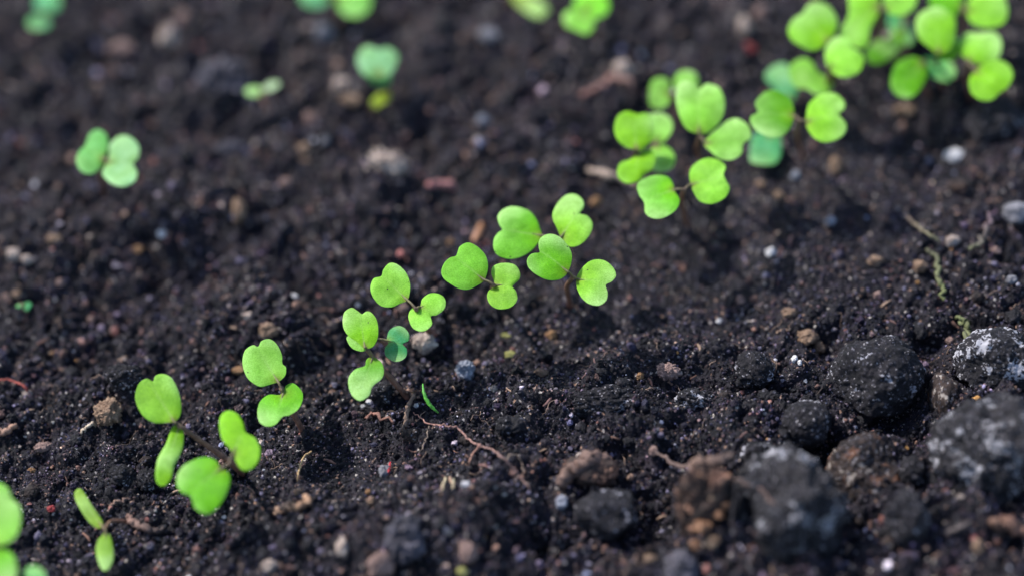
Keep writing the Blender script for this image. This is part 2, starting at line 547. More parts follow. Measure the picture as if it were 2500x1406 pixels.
# ------------------------------------------------------------------ crumbs nobody could count
def scatter(name, label, n, rmin, rmax, power, palette, keep, sink, mat, seed, subdiv=2, tint_patch=True):
    rr = np.random.default_rng(seed)
    x = rr.uniform(-.19, .19, n); y = rr.uniform(-.13, .18, n)
    k = keep(x, y, rr)
    x, y = x[k], y[k]; n = len(x)
    r = rmin * (1 - rr.uniform(0, 1, n) * (1 - (rmin / rmax) ** power)) ** (-1 / power)
    z = hgrid(x, y) + r * (1 - sink * rr.uniform(.6, 1.6, n))
    me = bpy.data.meshes.new(name)
    me.vertices.add(n); me.vertices.foreach_set('co', np.stack([x, y, z], 1).ravel())
    def attr(nm, typ, data, key):
        a_ = me.attributes.new(nm, typ, 'POINT'); a_.data.foreach_set(key, np.ascontiguousarray(data).ravel())
    attr('turn', 'FLOAT_VECTOR', rr.uniform(0, 6.28, (n, 3)), 'vector')
    attr('size', 'FLOAT_VECTOR', r[:, None] * rr.uniform(.65, 1.2, (n, 3)), 'vector')
    attr('pick', 'INT', rr.integers(0, 5, n).astype(np.int32), 'value')
    cols = np.array([p_[1] for p_ in palette]); pr = np.array([p_[0] for p_ in palette], float); pr /= pr.sum()
    ci = rr.choice(len(cols), n, p=pr)
    tone = np.ones((n, 4)); tone[:, :3] = cols[ci] * rr.uniform(.65, 1.4, (n, 1))
    patch = np.exp(.85 * vnoise2(x / .0042, y / .0042, 31) + .8 * vnoise2(x / .0105, y / .0105, 32))
    warm = np.clip(vnoise2(x / .0075, y / .0075, 33) * 1.6 - .1, 0, 1)[:, None]
    tone[:, :3] *= patch[:, None] ** (1.0 if tint_patch else .25) * (1 + warm * np.array([.55, .15, .12]))
    tone = np.clip(tone, 0, .8)
    attr('tone', 'FLOAT_COLOR', tone, 'color')
    o = link(bpy.data.objects.new(name, me))
    o['kind'] = 'stuff'; o['label'] = label
    ng = bpy.data.node_groups.new(name, 'GeometryNodeTree')
    ng.interface.new_socket('Geometry', in_out='INPUT', socket_type='NodeSocketGeometry')
    ng.interface.new_socket('Geometry', in_out='OUTPUT', socket_type='NodeSocketGeometry')
    A = lambda kind: ng.nodes.new(kind)
    gi, go = A('NodeGroupInput'), A('NodeGroupOutput')
    join = A('GeometryNodeJoinGeometry')
    for q in range(5):
        s = A('GeometryNodeMeshIcoSphere'); s.inputs['Radius'].default_value = 1; s.inputs['Subdivisions'].default_value = subdiv + 1
        pos = A('GeometryNodeInputPosition')
        add = A('ShaderNodeVectorMath'); add.operation = 'ADD'; add.inputs[1].default_value = (q * 7.3, q * 3.1, q * 1.7)
        ng.links.new(pos.outputs[0], add.inputs[0])
        nz = A('ShaderNodeTexNoise'); nz.inputs['Scale'].default_value = 1.25; nz.inputs['Detail'].default_value = 3; nz.inputs['Roughness'].default_value = .7
        ng.links.new(add.outputs[0], nz.inputs['Vector'])
        mm = A('ShaderNodeMath'); mm.operation = 'MULTIPLY_ADD'; mm.inputs[1].default_value = 1.9; mm.inputs[2].default_value = .05
        ng.links.new(nz.outputs[0], mm.inputs[0])
        sc_ = A('ShaderNodeVectorMath'); sc_.operation = 'SCALE'
        ng.links.new(pos.outputs[0], sc_.inputs[0]); ng.links.new(mm.outputs[0], sc_.inputs['Scale'])
        sp = A('GeometryNodeSetPosition')
        ng.links.new(s.outputs[0], sp.inputs[0]); ng.links.new(sc_.outputs[0], sp.inputs['Position'])
        g2 = A('GeometryNodeGeometryToInstance')
        ng.links.new(sp.outputs[0], g2.inputs[0]); ng.links.new(g2.outputs[0], join.inputs[0])
    sm = A('GeometryNodeSetMaterial'); sm.inputs['Material'].default_value = mat
    iop = A('GeometryNodeInstanceOnPoints'); iop.inputs['Pick Instance'].default_value = True
    ng.links.new(gi.outputs[0], iop.inputs['Points'])
    ng.links.new(join.outputs[0], sm.inputs[0]); ng.links.new(sm.outputs[0], iop.inputs['Instance'])
    for nm, typ, sock in (('pick', 'INT', 'Instance Index'), ('turn', 'FLOAT_VECTOR', 'Rotation'), ('size', 'FLOAT_VECTOR', 'Scale')):
        na = A('GeometryNodeInputNamedAttribute'); na.data_type = typ; na.inputs['Name'].default_value = nm
        ng.links.new(na.outputs['Attribute'], iop.inputs[sock])
    ng.links.new(iop.outputs[0], go.inputs[0])
    md = o.modifiers.new('scatter', 'NODES'); md.node_group = ng
    return o

def keep_dens(base, nscale, seed_):
    def f(x, y, rr):
        d = base + (1 - base) * np.clip(.5 + 1.1 * vnoise2(x / nscale, y / nscale, seed_), 0, 1)
        return rr.uniform(0, 1, len(x)) < d * (.22 + .78 * roughness(x, y))
    return f

DARK = [(44, (.0050, .0048, .0082)), (22, (.0090, .0079, .0150)), (12, (.0185, .0158, .031)), (9, (.036, .024, .029)), (7, (.042, .039, .068)), (5, (.086, .056, .056)), (3.5, (.125, .110, .165)), (1.2, (.22, .19, .22))]
scatter('soil_crumbs', 'dark crumbs of soil covering the bed', 150000, .00020, .0013, 3.0, DARK, keep_dens(.3, .012, 91), .45, M['crumb'], 5)
def near(x, y, rr):
    return (y > -.12) & (y < .075) & (np.abs(x) < .165) & (rr.uniform(0, 1, len(x)) < np.clip(1.15 - np.clip(y, 0, 1) / .10, .2, 1))
scatter('soil_dust', 'finest grains of dark soil dusting every lump', 420000, .00009, .0005, 1.6, DARK + [(1.5, (.26, .24, .27)), (1, (.26, .18, .13))], near, .6, M['crumb'], 8, 0)
LIGHT = [(32, (.15, .085, .070)), (18, (.22, .14, .105)), (22, (.12, .11, .15)), (8, (.36, .29, .25)), (2.5, (.50, .48, .52)), (6, (.24, .11, .095)), (5, (.17, .19, .28)), (1, (.34, .18, .06))]
scatter('soil_grit', 'tan, pinkish and white grit mixed into the soil', 15000, .00016, .00125, 1.75, LIGHT, keep_dens(.16, .018, 95), .6, M['crumb'], 6, 2, False)

# ------------------------------------------------------------------ seedlings
TR = {
    'a': (.431, 0, 800), 'b': (.3557, 550, 580), 'c': (.2561, 1000, 440), 'd': (.3129, 1400, 120),
    'e': (.3129, 1800, 0), 'f': (.3698, 0, 280), 'g': (.36, 650, 0), 'h': (.3415, 0, 0), 'p': (1, 0, 0),
}
def tp(T, p):
    s, ox, oy = TR[T]
    return (ox + p[0] * s, oy + p[1] * s)

def oval(cx, cy, rx, ry, rot=0, notch=.22, na=0):
    """a rounded blade as seen, notched at angle na (degrees, image axes)"""
    out = []
    for k in range(14):
        t_ = 2 * math.pi * k / 14
        d_ = 1 - notch * math.exp(-(((t_ - math.radians(na) + math.pi) % (2 * math.pi) - math.pi) / .38) ** 2)
        x, y = rx * math.cos(t_) * d_, ry * math.sin(t_) * d_
        c, s = math.cos(math.radians(rot)), math.sin(math.radians(rot))
        out.append((cx + x * c - y * s, cy + x * s + y * c))
    return out

LIME = np.array((.215, .495, .008)); MID = np.array((.135, .43, .006)); PALE = np.array((.255, .545, .060)); TEAL = np.array((.045, .32, .085)); OLIVE = np.array((.27, .38, .04))

leaf_no = 0
def seed_leaf(root, T, outline, base, zb, tint, tilt=.35, lean=-.12, side=0.0, groove=.015, dome=.05, per=5, label=None):
    """one blade: its outline lies in a plane of its own through its foot"""
    global leaf_no
    leaf_no += 1
    org = np.array(root.location)
    P2 = [tp(T, p) for p in outline]
    b2 = tp(T, base)
    P2 = closed_spline(P2, per)
    B = at(*b2, zb)
    cpx = np.mean(P2, 0)
    d = at(*cpx, zb) - B; d[2] = 0; dn = d / (np.linalg.norm(d) + 1e-9)
    n = np.array([side, lean, 1.0]) - (tilt * .3 if tilt > 0 else tilt) * dn
    n /= np.linalg.norm(n)
    W = []
    for q in P2:
        r = ray(*q)
        W.append(CAM + r * (np.dot(B - CAM, n) / np.dot(r, n)))
    W = np.array(W)
    c = W.mean(0)
    R = np.sqrt(np.mean(np.sum((W - c) ** 2, 1)))
    mdir = c - B; L = np.linalg.norm(mdir); mdir /= L + 1e-9
    sdir = np.cross(n, mdir)
    S = [1, .975, .93, .85, .74, .6, .45, .3, .15]
    m_ = len(W)
    top, aux = [], []
    seed = leaf_no * 13
    for s in S:
        Q = c + (W - c) * s
        top.append(Q); aux += [s] * m_
    V = np.vstack(top + [c[None]]); s_ = np.array(aux + [0.0])
    u = (V - B) @ mdir / (2 * L); v = (V - B) @ sdir / R
    wob = vnoise3(np.stack([(V - B) @ mdir / R * 1.3, v * 1.3, np.full(len(V), seed * 1.7)], 1), seed)
    fr = np.random.default_rng(seed + 900)
    fold = fr.uniform(-.07, .06); edge = fr.uniform(.02, .06)
    hgt = dome * (1 - s_ ** 2.2) * 1.0 - groove * np.exp(-(v / .22) ** 2) * np.clip(1.15 - u, 0, 1) * (1 - .6 * s_ ** 6) + .05 * wob - .015 * np.clip(s_ - .85, 0, 1) / .15 + fold * v * v * (1 - .3 * u) + edge * np.clip(s_ - .7, 0, 1) ** 2 * 11 * vnoise3(np.stack([np.arctan2(v, u - .5) * .8, np.full(len(V), seed * .37), s_ * 0], 1), seed + 5)
    V = V + n * (hgt * R)[:, None]
    th = .00042 * np.sqrt(np.clip(1 - s_ ** 8, 0, 1)) * (.35 + .65 * (1 - s_ ** 3))
    Bot = V - n * th[:, None] - n * 2e-5
    nt_ = len(V)
    F = []
    rings = len(S)
    for i in range(rings - 1):
        for k in range(m_):
            k2 = (k + 1) % m_
            F.append((i * m_ + k, i * m_ + k2, (i + 1) * m_ + k2, (i + 1) * m_ + k))
    for k in range(m_):
        F.append(((rings - 1) * m_ + k, (rings - 1) * m_ + (k + 1) % m_, nt_ - 1))
    F2 = [tuple(j + nt_ for j in reversed(f)) for f in F]
    side_f = [(k, k + nt_, (k + 1) % m_ + nt_, (k + 1) % m_) for k in range(m_)]
    # the blade's own colours: yellower by its foot, paler midrib, rim a little lighter; a painted sheen further out
    db = np.linalg.norm(V - B, axis=1) / R
    yb = np.exp(-(db / .42) ** 2)[:, None]
    rb = np.exp(-(db / .16) ** 2)[:, None]
    mid = (np.exp(-(v / .045) ** 2) * np.clip(1 - u * 1.1, 0, 1) * .4)[:, None]
    rim = (np.clip(s_ - .93, 0, 1) / .07)[:, None] * .35
    col = tint[None, :] * (1 + .16 * wob[:, None]) * (1 + fr.uniform(-.08, .08))
    col = col * (1 - .55 * yb) + np.array((.21, .39, .008)) * .55 * yb
    col = col * (1 - mid) + np.array((.36, .50, .14)) * mid
    col = col * (1 - rim) + (tint * 1.15 + .03) * rim
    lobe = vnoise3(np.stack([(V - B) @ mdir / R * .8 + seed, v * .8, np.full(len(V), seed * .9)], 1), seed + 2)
    sheen_tint = (.56 * np.clip((db - .55) / 1.3, 0, 1) ** 1.2 * np.clip(.62 + 1.7 * lobe, 0, 1.6))[:, None].clip(0, .75)  # pale sun and sky sheen painted into the blade colour towards the tip
    col = col * (1 - sheen_tint) + np.array((.44, .66, .19)) * sheen_tint
    col = col * (1 - .7 * rb) + np.array((.22, .13, .04)) * .7 * rb
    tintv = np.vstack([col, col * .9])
    allv = np.vstack([V, Bot])
    # make sure the upper side faces up
    fl = F + F2 + side_f
    a_, b_, c_ = allv[F[0][0]], allv[F[0][1]], allv[F[0][2]]
    if np.dot(np.cross(b_ - a_, c_ - a_), n) < 0:
        fl = [tuple(reversed(f)) for f in fl]
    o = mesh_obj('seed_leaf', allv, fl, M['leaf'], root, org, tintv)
    if label:
        o['label'] = label
    # a point on the midrib inside the blade, for the stalk to run into
    return B, B + mdir * R * .36 + n * R * (dome * .30 - groove * .8), n

def stalk(root, J, B, In, n, r=.00042):
    org = np.array(root.location)
    J, B, In = map(np.asarray, (J, B, In))
    path = spline([J, J * .5 + B * .5 + np.array([0, 0, .0003]), B + n * .00005, In + n * .0001], 16)
    V, F = tube(path, [r * 1.05, r * .85, r * .75, r * .15], 8, .04, 3)
    t_ = np.linspace(0, 1, 16)[:, None]
    c = np.array((.085, .045, .028)) * (1 - t_) + np.array((.13, .14, .035)) * t_
    c = np.repeat(c, 8, 0); c = np.vstack([c, c[:1], c[-1:]])
    return mesh_obj('leaf_stalk', V, F, M['stem'], root, org, c)

def seedling(label, T, J, zj, leaves, foot=None, lean=(9, 92), r=.00070, group='young seedlings sprouting from the bed', bend=.003, red=1.0):
    """leaves: (outline, base, tint, dz mm, options)"""
    jp = tp(T, J)
    Jw = at(*jp, zj * 1e-3)
    if foot is not None:
        G = ground(*foot)
    else:
        G = ground(jp[0] + lean[0], jp[1] + lean[1] * min(1.0, .25 + zj / 38))
    root = thing('seedling', tuple(G), label, 'seedling', group)
    mid = Jw * .5 + G * .5 + np.array([-bend * .4, bend * .3, bend * .3])
    path = spline([G - np.array([0, 0, .003]), G, mid, Jw], 22)
    V, F = tube(path, [r * 1.3, r * 1.15, r, r * .85], 10, .03, 5)
    t_ = np.linspace(0, 1, 22)[:, None]
    c = (np.array((.17, .060, .045)) * (1 - t_) + np.array((.15, .095, .050)) * t_) * red
    c = np.repeat(c, 10, 0); c = np.vstack([c, c[:1], c[-1:]])
    mesh_obj('stem', V, F, M['stem'], root, G, c)
    for lf in leaves:
        outline, base, tint, dz = lf[:4]
        kw = lf[4] if len(lf) > 4 else {}
        TT = kw.pop('T', T)
        B, In, n = seed_leaf(root, TT, outline, base, (zj + dz) * 1e-3, tint, **kw)
        stalk(root, Jw, B, In, n)
    return root

S = seedling
S('lower left seedling whose long bare brown stem shows, one leaf seen edge on', 'a', (1008, 548), 13, [
    ([(765, 380), (787, 312), (830, 285), (866, 299), (880, 268), (922, 257), (968, 278), (1005, 340), (1025, 420), (1022, 490), (990, 530), (940, 535), (870, 532), (815, 500), (778, 440)], (986, 530), LIME * .96 + .01, 1, dict(tilt=.5)),
    ([(975, 560), (1010, 535), (1035, 560), (1040, 640), (1022, 715), (988, 780), (970, 850), (932, 892), (895, 882), (880, 830), (893, 740), (935, 660), (958, 600)], (1018, 548), LIME * 1.05, -1, dict(tilt=-.1, side=.15)),
], foot=(582, 1150), bend=.001)
S('lowest big seedling in front, kidney leaf beside a broad leaf with a side notch', 'a', (1296, 775), 15, [
    ([(1242, 540), (1258, 488), (1300, 468), (1348, 488), (1378, 540), (1392, 590), (1442, 622), (1472, 680), (1467, 745), (1425, 797), (1372, 802), (1335, 752), (1308, 690), (1258, 630)], (1318, 715), LIME, 1, dict(groove=.02)),
    ([(1003, 830), (1040, 768), (1110, 733), (1170, 725), (1220, 745), (1248, 785), (1292, 812), (1302, 870), (1272, 950), (1220, 1020), (1160, 1047), (1102, 1012), (1080, 950), (1032, 930), (1003, 890)], (1262, 790), MID * 1.0, 0, dict(tilt=.1)),
], foot=(592, 1158))
S('seedling with a heart leaf above a bean-shaped leaf, left of the crossing roots', 'a', (1592, 340), 12, [
    ([(1373, 185), (1388, 125), (1432, 97), (1462, 104), (1482, 72), (1528, 60), (1568, 88), (1597, 150), (1600, 200), (1620, 222), (1617, 268), (1582, 303), (1530, 318), (1472, 327), (1412, 292), (1382, 240)], (1572, 300), PALE * .9 + LIME * .12, 1, dict(tilt=.5)),
    ([(1458, 480), (1474, 420), (1522, 380), (1580, 377), (1604, 358), (1622, 325), (1662, 313), (1706, 350), (1716, 400), (1692, 460), (1642, 495), (1602, 505), (1560, 550), (1510, 558), (1470, 532)], (1602, 372), MID, -1, dict(tilt=.1)),
], foot=(737, 1050), bend=.002)
S('slim sprout at the lower left with two narrow spread leaves', 'a', (592, 1140), 0, [
    ([(420, 945), (438, 908), (470, 918), (520, 1000), (575, 1080), (582, 1120), (552, 1132), (500, 1092), (450, 1020)], (578, 1118), OLIVE * .75 + MID * .25, 0, dict(tilt=.2)),
    ([(572, 1180), (600, 1152), (626, 1180), (642, 1260), (637, 1320), (602, 1372), (568, 1350), (543, 1270), (550, 1210)], (600, 1160), OLIVE * .6 + MID * .4, 0, dict(tilt=.1)),
], foot=(312, 1275), r=.00045)
S('blurred bright seedling cut off by the left edge of the photo', 'a', (-60, 1240), 19, [
    ([(-150, 960), (-90, 890), (0, 878), (48, 910), (68, 960), (112, 1010), (118, 1100), (92, 1180), (40, 1222), (-20, 1235), (-100, 1180), (-160, 1080)], (-40, 1225), PALE * .8 + MID * .2, 0, dict(tilt=.2)),
    ([(-140, 1290), (-60, 1248), (20, 1250), (66, 1275), (95, 1340), (85, 1430), (20, 1480), (-80, 1470), (-150, 1390)], (-50, 1255), MID, -1, dict(tilt=.1)),
])
S('small blurred seedling peeping in at the bottom left corner', 'a', (190, 1480), 14, [
    ([(135, 1380), (180, 1345), (232, 1360), (262, 1410), (250, 1470), (190, 1490), (140, 1450)], (195, 1480), TEAL + MID * .25, 0, dict(tilt=.2)),
])
S('seedling with an upright notched leaf and a round leaf hanging below it', 'b', (975, 770), 18, [
    ([(805, 570), (818, 508), (866, 478), (905, 498), (938, 522), (968, 505), (1000, 512), (1035, 555), (1050, 620), (1046, 690), (1020, 742), (985, 760), (950, 755), (905, 715), (850, 680), (815, 630)], (958, 752), LIME, 1, dict(tilt=.75, groove=.035)),
    ([(960, 870), (968, 832), (1000, 812), (1045, 828), (1080, 870), (1089, 930), (1068, 975), (1012, 1018), (988, 1078), (930, 1117), (880, 1092), (848, 1030), (848, 960), (890, 905), (935, 885)], (1010, 822), MID * .9 + .015, -2, dict(tilt=.05)),
], foot=(990, 968))
S('seedling with a small teal leaf, half hidden under its taller neighbour', 'b', (1040, 700), 15, [
    ([(1108, 690), (1128, 635), (1185, 606), (1235, 625), (1265, 670), (1256, 708), (1218, 730), (1246, 765), (1242, 815), (1200, 845), (1150, 845), (1100, 808), (1096, 755), (1118, 722)], (1106, 705), TEAL * .85, 0, dict(tilt=.15)),  # teal blade: bluish skylit shade painted into its tint
    ([(835, 680), (842, 720), (878, 762), (940, 780), (972, 762), (1000, 720), (960, 690), (890, 665)], (985, 745), PALE, 0, dict(tilt=.1)),
], foot=(975, 872), r=.0005)
S('seedling with a large one-sided heart leaf and a small figure-eight leaf', 'b', (1310, 492), 25, [
    ([(996, 340), (1018, 278), (1070, 264), (1082, 225), (1112, 185), (1148, 172), (1196, 192), (1242, 242), (1268, 315), (1266, 385), (1250, 430), (1200, 450), (1142, 474), (1070, 462), (1015, 405)], (1244, 425), PALE * .55 + LIME * .5, 1, dict(tilt=.45)),
    ([(1256, 535), (1280, 482), (1335, 472), (1352, 420), (1400, 378), (1450, 372), (1496, 392), (1514, 440), (1500, 490), (1452, 526), (1412, 537), (1420, 590), (1382, 632), (1330, 637), (1280, 605)], (1338, 478), PALE * .6 + LIME * .4, -1, dict(tilt=.12)),
], foot=(1052, 822))
S('middle seedling with grit on its broad leaf and an hourglass leaf beside it', 'c', (800, 1000), 28, [
    ([(303, 865), (330, 790), (385, 740), (440, 722), (458, 680), (478, 632), (545, 595), (605, 607), (675, 655), (728, 722), (749, 810), (738, 890), (706, 955), (640, 1000), (560, 1037), (470, 1032), (380, 985), (320, 930)], (708, 948), PALE * .35 + MID * .7, 1, dict(tilt=.42)),
    ([(778, 880), (798, 820), (860, 790), (940, 786), (1012, 807), (1052, 870), (1046, 935), (1002, 985), (982, 1015), (1015, 1055), (1027, 1130), (985, 1197), (920, 1227), (830, 1222), (762, 1172), (738, 1100), (758, 1040), (808, 1002), (800, 950)], (812, 1000), LIME * .9 + .015, -1, dict(tilt=.15)),
], foot=(1222, 742))
S('centre seedling with two round notched leaves tilted away from each other', 'c', (1350 , 560), 26, [
    ([(798, 620), (808, 550), (845, 500), (882, 475), (858, 430), (838, 370), (850, 320), (905, 268), (980, 241), (1070, 250), (1150, 290), (1210, 370), (1242, 450), (1264, 530), (1222, 605), (1160, 670), (1080, 717), (980, 740), (880, 722), (818, 682)], (1258, 528), MID, 0, dict(tilt=.3)),
    ([(1363, 320), (1400, 230), (1470, 150), (1548, 123), (1620, 150), (1662, 210), (1655, 270), (1625, 320), (1692, 337), (1742, 400), (1737, 480), (1690, 560), (1620, 622), (1540, 640), (1480, 602), (1440, 540), (1400, 450), (1370, 385)], (1442, 545), LIME, 1, dict(tilt=.4)),
], foot=(1362, 655))
S('centre right seedling with a dark heart leaf overlapping two others', 'c', (1555, 925), 29, [
    ([(1118, 765), (1148, 710), (1195, 690), (1240, 684), (1232, 640), (1232, 580), (1265, 537), (1330, 516), (1410, 535), (1480, 590), (1537, 670), (1547, 760), (1512, 870), (1450, 932), (1370, 954), (1280, 942), (1190, 892), (1135, 835)], (1508, 872), MID * .85, 2, dict(tilt=.35)),
    ([(1588, 940), (1600, 895), (1650, 830), (1720, 775), (1800, 760), (1880, 780), (1945, 840), (1968, 910), (1925, 965), (1870, 1000), (1888, 1070), (1872, 1150), (1800, 1202), (1710, 1190), (1640, 1130), (1600, 1050), (1590, 990)], (1592, 940), LIME * .92 + .01, -1, dict(tilt=.25)),
], foot=(1392, 748))
S('seedling with a yellow-footed leaf at the left end of the far clump', 'd', (485, 800), 30, [
    ([(318, 620), (345, 520), (420, 483), (500, 505), (570, 500), (615, 555), (628, 640), (602, 720), (525, 790), (470, 785), (415, 770), (345, 710)], (490, 780), LIME, 1, dict(tilt=.55)),
    ([(342, 950), (370, 885), (450, 860), (520, 800), (595, 780), (640, 845), (622, 930), (560, 970), (520, 1020), (430, 1050), (360, 1012)], (505, 815), LIME, -1, dict(tilt=.15)),
])
S('pale seedling peeping from behind the left end of the far clump', 'd', (640, 740), 23, [
    ([(560, 540), (620, 505), (700, 500), (765, 560), (770, 640), (715, 715), (650, 730), (590, 690)], (648, 722), PALE, 0, dict(tilt=.3)),
    ([(600, 790), (680, 750), (750, 770), (797, 850), (760, 940), (670, 962), (600, 920)], (650, 765), PALE * .9 + LIME * .1, 0, dict(tilt=.15)),
])
S('seedling with two well parted round leaves at the front of the far clump', 'd', (865, 1100), 31, [
    ([(498, 1060), (555, 1012), (640, 990), (735, 1000), (778, 1060), (792, 1120), (828, 1190), (795, 1270), (710, 1322), (620, 1327), (560, 1282), (553, 1200), (510, 1135)], (788, 1100), MID * 1.05, 0, dict(tilt=.2)),
    ([(908, 960), (948, 890), (1040, 845), (1130, 860), (1188, 915), (1172, 985), (1190, 1030), (1218, 1085), (1180, 1160), (1080, 1203), (990, 1182), (940, 1120), (912, 1040)], (915, 1060), LIME * .6 + PALE * .4, 0, dict(tilt=.25)),
])
S('seedling with the tallest split upright leaf in the far clump', 'd', (985, 680), 32, [
    ([(808, 310), (835, 255), (890, 240), (945, 258), (988, 308), (1020, 282), (1065, 272), (1140, 310), (1182, 430), (1152, 550), (1060, 642), (980, 660), (885, 622), (828, 530), (798, 400)], (980, 655), PALE * .6 + LIME * .45, 1, dict(tilt=.7, groove=.035)),
    ([(1018, 735), (1095, 645), (1180, 572), (1280, 550), (1368, 610), (1382, 690), (1325, 740), (1312, 820), (1230, 867), (1130, 850), (1060, 792)], (1030, 735), PALE, 0, dict(tilt=.15)),
])
S('small blurred seedling behind the tall split leaf', 'd', (790, 360), 20, [
    ([(605, 270), (650, 225), (720, 225), (755, 270), (755, 400), (705, 462), (620, 455), (588, 400)], (752, 350), PALE * .9, 0, dict(tilt=.2)),
    ([(790, 230), (830, 180), (890, 168), (950, 190), (975, 260), (960, 330), (880, 380), (800, 340)], (800, 350), PALE * .7 + MID * .2, 0, dict(tilt=.2)),
])
S('seedling of two facing round leaves, the left one deep green', 'd', (1765, 560), 35, [
    ([(1430, 400), (1500, 342), (1600, 343), (1690, 405), (1722, 510), (1692, 615), (1620, 692), (1530, 692), (1430, 642), (1383, 570), (1392, 518), (1440, 488), (1422, 440)], (1715, 520), MID * .78, 0, dict(tilt=.3)),
    ([(1825, 470), (1850, 410), (1930, 350), (2040, 343), (2112, 405), (2115, 465), (2075, 512), (2132, 580), (2112, 660), (2040, 712), (1940, 722), (1860, 672), (1815, 585)], (1815, 570), LIME * .9 + PALE * .1, 0, dict(tilt=.25)),
])
S('pale bluish green seedling low behind the deep green leaf', 'd', (1610, 520), 14, [
    ([(1498, 200), (1570, 125), (1660, 120), (1700, 200), (1745, 310), (1715, 400), (1640, 385), (1570, 310), (1510, 255)], (1680, 400), TEAL + .04, 0, dict(tilt=.2)),
    ([(1415, 660), (1600, 660), (1622, 780), (1590, 885), (1500, 907), (1388, 882), (1380, 790)], (1540, 670), TEAL * .95 + .02, -2, dict(tilt=.1)),
])
S('seedling whose pale drop-shaped leaf hangs over a bent green leaf', 'd', (1998, 190), 33, [
    ([(1695, 130), (1790, 75), (1860, 105), (1900, 170), (1968, 210), (2032, 228), (2022, 300), (1960, 352), (1885, 355), (1820, 312), (1740, 300), (1690, 220)], (2020, 250), PALE * .7 + LIME * .2, -8, dict(tilt=.1)),
    ([(685, 420), (715, 332), (790, 288), (870, 308), (895, 368), (962, 410), (987, 480), (952, 562), (850, 607), (760, 582), (700, 515)], (702, 540), LIME * 1.05 + .02, 3, dict(tilt=.3, T='e')),
])
S('seedling with a broad heart leaf at the left of the top right clump', 'e', (735, 345), 37, [
    ([(398, 230), (435, 155), (508, 112), (560, 30), (640, 5), (730, 48), (785, 160), (755, 270), (675, 362), (590, 392), (500, 362), (420, 302)], (712, 325), LIME * .9 + MID * .1, 1, dict(tilt=.4)),
])
S('seedling with a long sloping leaf running out of the top edge', 'e', (1125, 90), 38, [
    ([(880, -60), (1000, -90), (1100, -20), (1105, 100), (1045, 220), (1020, 340), (960, 372), (885, 350), (818, 292), (800, 240), (870, 120)], (1098, 60), LIME * .7 + PALE * .3, 0, dict(tilt=.1)),
    ([(1145, 0), (1180, -70), (1280, -100), (1390, -30), (1385, 60), (1305, 122), (1205, 112), (1152, 65)], (1150, 70), PALE * .6 + LIME * .5, 0, dict(tilt=.2)),
])
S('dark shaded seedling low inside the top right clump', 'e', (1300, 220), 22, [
    ([(1010, 400), (1080, 320), (1180, 290), (1275, 210), (1310, 320), (1240, 420), (1150, 485), (1070, 505), (1010, 465)], (1285, 230), MID * .62, 0, dict(tilt=.1)),  # green darkened so the blade's tint holds its shade
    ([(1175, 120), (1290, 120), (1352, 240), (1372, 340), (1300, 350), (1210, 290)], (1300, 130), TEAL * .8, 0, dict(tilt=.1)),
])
S('seedling with one leaf up and one down, middle of the top right clump', 'e', (1575, 400), 37, [
    ([(1398, 230), (1402, 130), (1480, 70), (1580, 50), (1690, 120), (1705, 230), (1690, 330), (1640, 402), (1560, 422), (1498, 372), (1428, 310)], (1570, 412), LIME * .8 + PALE * .15, 1, dict(tilt=.5)),
    ([(1530, 410), (1610, 335), (1720, 300), (1745, 400), (1690, 465), (1590, 465)], (1555, 405), LIME * .85, -2, dict(tilt=.1)),
])
S('seedling at the top edge with a squarish pale leaf near the top right corner', 'e', (1772, 80), 38, [
    ([(1500, 20), (1520, -60), (1640, -110), (1750, -60), (1752, 40), (1720, 112), (1640, 125), (1540, 82)], (1750, 60), MID, -4, dict(tilt=.2)),
    ([(1788, 70), (1820, -20), (1900, -60), (2050, -60), (2095, 0), (2112, 100), (2070, 190), (1950, 222), (1850, 202), (1798, 140)], (1792, 85), LIME * .75 + PALE * .3, 0, dict(tilt=.2)),
])
S('rightmost seedling of the top clump, bean leaf below a blunt leaf', 'e', (1800, 490), 35, [
    ([(1738, 310), (1800, 252), (1900, 260), (2005, 242), (2062, 330), (2045, 440), (1950, 492), (1840, 490), (1752, 440)], (1800, 475), LIME * .85 + PALE * .15, 0, dict(tilt=.3)),
    ([(1808, 640), (1845, 560), (1930, 500), (2030, 475), (2122, 520), (2152, 600), (2112, 680), (2050, 722), (1990, 780), (1900, 785), (1828, 732)], (1850, 555), LIME, 0, dict(tilt=.2)),
])
S('seedling under the top right clump with a dark and a pale green leaf', 'e', (1460, 485), 28, [
    ([(1198, 630), (1218, 530), (1300, 458), (1400, 448), (1485, 520), (1470, 620), (1410, 722), (1340, 772), (1250, 752), (1202, 690)], (1455, 490), MID * .85, 0, dict(tilt=.1)),
    ([(1445, 460), (1560, 455), (1680, 500), (1705, 580), (1645, 642), (1560, 622), (1480, 580)], (1460, 490), TEAL + MID * .2, -3, dict(tilt=.1)),
])
S('lone blurred seedling of four pale lobes at the upper left', 'f', (692, 300), 20, [
    ([(562, 205), (588, 130), (640, 98), (700, 130), (714, 200), (692, 280), (662, 350), (600, 392), (530, 370), (503, 300), (522, 245)], (685, 295), np.array((.15, .43, .08)), 0, dict(tilt=.2)),
    ([(722, 205), (785, 150), (860, 153), (917, 210), (912, 280), (880, 322), (906, 380), (893, 440), (820, 482), (740, 462), (678, 400), (690, 340), (720, 270)], (705, 310), np.array((.26, .50, .17)), 0, dict(tilt=.2)),
], foot=(255, 470))
